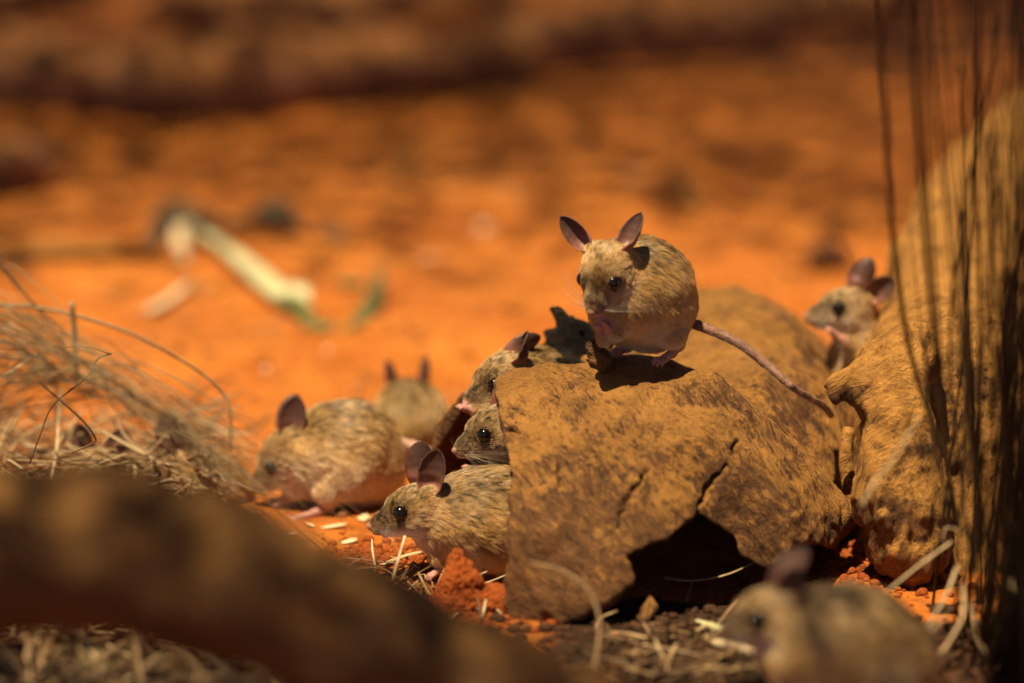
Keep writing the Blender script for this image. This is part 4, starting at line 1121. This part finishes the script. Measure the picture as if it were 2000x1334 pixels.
for i in range(640):
    bx, by = random.gauss(24.6, 2.2), random.gauss(119.0, 3.0)
    if bx < 19.9: bx = 19.9 + random.random() * 3
    hgt = random.uniform(14, 52); ln_ = random.gauss(0.4, 2.6); ly = random.gauss(-3.0, 3.0)
    base = np.array([bx, by, -0.3])
    top = base + np.array([ln_, ly, hgt])
    midp = (base + top) / 2 + np.array([random.gauss(0, 0.6), random.gauss(0, 0.6), 0])
    P = spline([base, midp, top], 10); w = random.choice([random.uniform(0.03, 0.06), random.uniform(0.08, 0.16)])
    v, f = tube(P, np.linspace(w, w * 0.4, 10), 5, 0.5, random.uniform(-1, 1))
    mb.add(v, f, random.choice([0.0, 0.0, 0.1, 0.2, 0.35, 0.5, 0.65]))
tag(world_mesh('grass_tussock', np.vstack(mb.v), mb.f, GRASS, base=np.zeros(3), attrs={'tone': ('FLOAT', mb.c)}), 'dense dark dry grass tussock along the right edge', 'grass', kind='stuff')
fan = [((1858, 1058, 128), (1790, 1108, 127.5), (1716, 1168, 127), 0.09, 0.8, 'pale straw leaning left from the foot of the tussock, topmost of the fan'),
       ((1870, 1105, 127), (1846, 1165, 126), (1800, 1245, 125), 0.09, 0.75, 'pale straw hanging steeply from the foot of the tussock'),
       ((1880, 1140, 126), (1878, 1210, 125), (1815, 1310, 123.5), 0.10, 0.7, 'long pale straw ending beside the near mouse back'),
       ((1900, 1180, 126), (1908, 1240, 125), (1925, 1275, 124.5), 0.09, 0.65, 'short pale straw drooping under the tussock'),
       ((1970, 1130, 125), (1985, 1160, 124.5), (2010, 1200, 124), 0.2, 0.8, 'bright straw end at the right edge low down'),
       ((1850, 1200, 125), (1810, 1240, 124.5), (1780, 1262, 124), 0.08, 0.6, 'thin straw crossing the fan of straw beside the near mouse'),
       ((1900, 1050, 128), (1850, 1030, 128), (1840, 1060, 128), 0.10, 0.7, 'curled straw at the foot of the tall stalks')]
for a, b, c, w, t, lb in fan: stalk('straw', lb, 'straw', [a, b, c], w, w * 0.6, t, STRAW, flat=0.45, n=12, group=STRAWG)

# ------------------------------------------------------------------ vegetable scraps and litter on the far sand
root = link('leek_stalk', None, on_ground(460, 520))
def part_tube(name, parent, pts, rr, mat, sides=10, flat=1.0, n=14, twist=0):
    P = spline(pts, n); v, f = tube(P, np.interp(np.linspace(0, 1, n), np.linspace(0, 1, len(rr)), rr), sides, flat, twist)
    b = np.array(parent.location) / S
    return link(name, mesh_from(name, v - b, f, [mat]), (0, 0, 0), parent)
def gz_(px, py, l): return on_ground(px, py) + np.array([0, 0, l])
part_tube('stalk', root, [gz_(350, 462, 1.3), gz_(440, 510, 1.0), gz_(500, 557, 0.9), gz_(556, 604, 0.8)], [0.3, 0.45, 0.7, 0.95, 0.85], PALEV, flat=0.6)
part_tube('stalk_split', root, [gz_(352, 462, 1.2), gz_(352, 492, 0.8), gz_(362, 515, 0.2)], [0.35, 0.6, 0.3], FLAKE, flat=0.4)
part_tube('leaf_end', root, [gz_(556, 606, 0.7), gz_(585, 622, 0.9), gz_(612, 645, 0.3), gz_(650, 652, 0.5)], [0.95, 0.75, 0.4, 0.5, 0.2], LEAFV, flat=0.35, twist=1.2)
part_tube('leaf_end', root, [gz_(566, 590, 1.2), gz_(590, 606, 1.3), gz_(604, 622, 0.9)], [0.4, 0.6, 0.1], PALEV, flat=0.3, twist=0.8)
part_tube('leaf_end', root, [gz_(650, 652, 0.4), gz_(690, 645, 0.3), gz_(724, 615, 0.6), gz_(744, 585, 1.1), gz_(742, 560, 1.9)], [0.12, 0.25, 0.6, 0.75, 0.15], LEAFV, flat=0.3, twist=1.5)
tag(root, 'pale green vegetable stalk with a curled green leaf end lying on the sand', 'vegetable')
def scrap(name, label, pts, rr, mat, flat=0.5):
    P = spline([gz_(*p) for p in pts], 14)
    v, f = tube(P, np.interp(np.linspace(0, 1, 14), np.linspace(0, 1, len(rr)), rr), 8, flat, 0.8)
    tag(world_mesh(name, v, f, mat), label, 'scrap' if 'scrap' in name else 'stick')
scrap('vegetable_scrap', 'dark wilted leaf lying over the thick end of the pale stalk', [(300, 500, 0.3), (312, 465, 1.0), (345, 440, 1.4), (420, 452, 0.6), (450, 462, 0.3)], [0.3, 0.7, 0.9, 0.6, 0.2], WILT)
scrap('vegetable_scrap', 'dark crumpled leaf on the sand above the pale stalk', [(440, 455, 0.5), (500, 445, 0.6), (540, 435, 1.0), (590, 465, 0.4)], [0.5, 0.7, 1.2, 0.4], WILT)
scrap('vegetable_scrap', 'small dark leaf scrap right of the crumpled leaf', [(622, 462, 0.3), (650, 470, 0.5), (682, 478, 0.2)], [0.4, 0.8, 0.3], WILT)
scrap('vegetable_scrap', 'small dark green leaf scrap beside the curled leaf end', [(660, 560, 0.3), (690, 565, 0.5), (712, 560, 0.2)], [0.3, 0.6, 0.3], LEAFV)
scrap('dry_stick', 'dull brown stick on the sand left of the pale stalk', [(-20, 520, 0.6), (120, 508, 0.6), (290, 500, 0.6)], [0.7, 0.75, 0.6], TRUNKM, 0.9)
scrap('dry_stick', 'short pale stick blurred high on the sand in the middle', [(780, 352, 0.5), (800, 320, 0.5), (815, 285, 0.5)], [0.6, 0.4, 0.2], TRUNKM, 0.4)
scrap('dry_stick', 'pale dry leaf stem on the sand above the sitting mouse', [(1290, 330, 0.6), (1340, 370, 0.6), (1370, 430, 0.4)], [0.2, 0.45, 0.3], TRUNKM, 0.4)
scrap('dry_stick', 'tan stick on the sand left of the pale pebble by the straw', [(290, 620, 0.4), (340, 590, 0.4), (375, 560, 0.4)], [0.3, 0.35, 0.2], FLAKE, 0.6)

straw_bed('far_litter', 'bits of dry straw scattered thinly over the far sand', 150, -50, 1700, 330, 900, (1.0, 4.0), 0.10, [0.2, 0.5, 0.8], 0.1, tilt=0.08)
clods = MB()
for _ in range(420):
    x, y = random.uniform(-45, 32), random.uniform(146, 300)
    if 2 < x < 24 and y < 170: continue
    r = 0.2 + 1.0 * random.random() ** 3
    v, f = LUMPS[random.randrange(12)]
    clods.add(v * (r * random.uniform(0.8, 1.5), r * random.uniform(0.8, 1.5), r * 0.6) + (x, y, gz1(x, y) + r * 0.05), f)
tag(world_mesh('sand_lumps', np.vstack(clods.v), clods.f, SAND, base=np.zeros(3)), 'half buried lumps of red sand on the far ground', 'sand', kind='stuff')
# ------------------------------------------------------------------ added leaf canopy, unseen above the frame, blocking sun and sky round the log
root = link('added_shade_canopy', None, (150, 330, 0))
def shade_canopy():
    mb = MB()
    base = np.array([0, 0, -2.0])
    ends = []
    v, f = tube(spline([base, base + (-6, -5, 35), base + (-20, -10, 62)], 10), np.linspace(6, 4, 10), 10); mb.add(v, f)
    for k in range(60):
        e = np.array([random.uniform(-430, 120), random.uniform(-400, 160), random.uniform(100, 160)])
        st = base + (-18, -9, 58)
        P = spline([st, st * 0.5 + e * 0.5 + (0, 0, 22), e], 24)
        wq = P + (150, 330, 0); sq = wq[:, :2] - np.array([SUN_DIR.x, SUN_DIR.y]) / SUN_DIR.z * wq[:, 2:3]
        if ((np.abs(sq[:, 0]) < 50) & (sq[:, 1] > 85) & (sq[:, 1] < 240)).any(): continue
        v, f = tube(P, np.linspace(2.6, 0.5, 24), 6); mb.add(v, f); ends.append(P)
    link('trunk', mesh_from('trunk', np.vstack(mb.v), mb.f, [FARM]), (0, 0, 0), root)
    n = 360000
    c = np.stack([RNG.uniform(-480, 180, n), RNG.uniform(-430, 200, n), RNG.uniform(120, 230, n)], 1)
    wp = c + (150, 330, 0)
    sh = wp[:, :2] - np.array([SUN_DIR.x, SUN_DIR.y]) / SUN_DIR.z * wp[:, 2:3]        # where this leaf's shade falls
    # leaf mask shaped to leave a pool of sun round the log
    jx = 7.0 * fbm(sh[:, [0, 1, 1]] * (1, 1, 0) / 18.0, 2, 91); x, y = sh[:, 0] + jx, sh[:, 1] + jx
    m = sstep(182, 262, y)
    m = np.maximum(m, sstep(121, 107, y))
    m = np.maximum(m, sstep(-29, -46, x)); m = np.maximum(m, sstep(36, 52, x))
    m = np.maximum(m, sstep(19, 23, x) * sstep(136, 126, y))
    keep = RNG.random(n) < m
    c = c[keep]; n = len(c)
    a = RNG.normal(size=(n, 3)); a[:, 2] *= 0.4; a /= np.linalg.norm(a, axis=1, keepdims=True)
    b = np.cross(a, RNG.normal(size=(n, 3))); b /= np.linalg.norm(b, axis=1, keepdims=True)
    L = RNG.uniform(1.2, 2.9, (n, 1)); w = L * 0.30
    v = np.stack([c - a * L, c - a * L * .2 + b * w, c + a * L, c - a * L * .2 - b * w], 1).reshape(-1, 3)
    f = np.arange(4 * n).reshape(n, 4)
    link('shade_crown', mesh_from('shade_crown', v, f, [LEAFV], False), (0, 0, 0), root)
shade_canopy()
tag(root, 'unseen leaf canopy added above the frame to shade the ground round the log', 'shade_canopy')
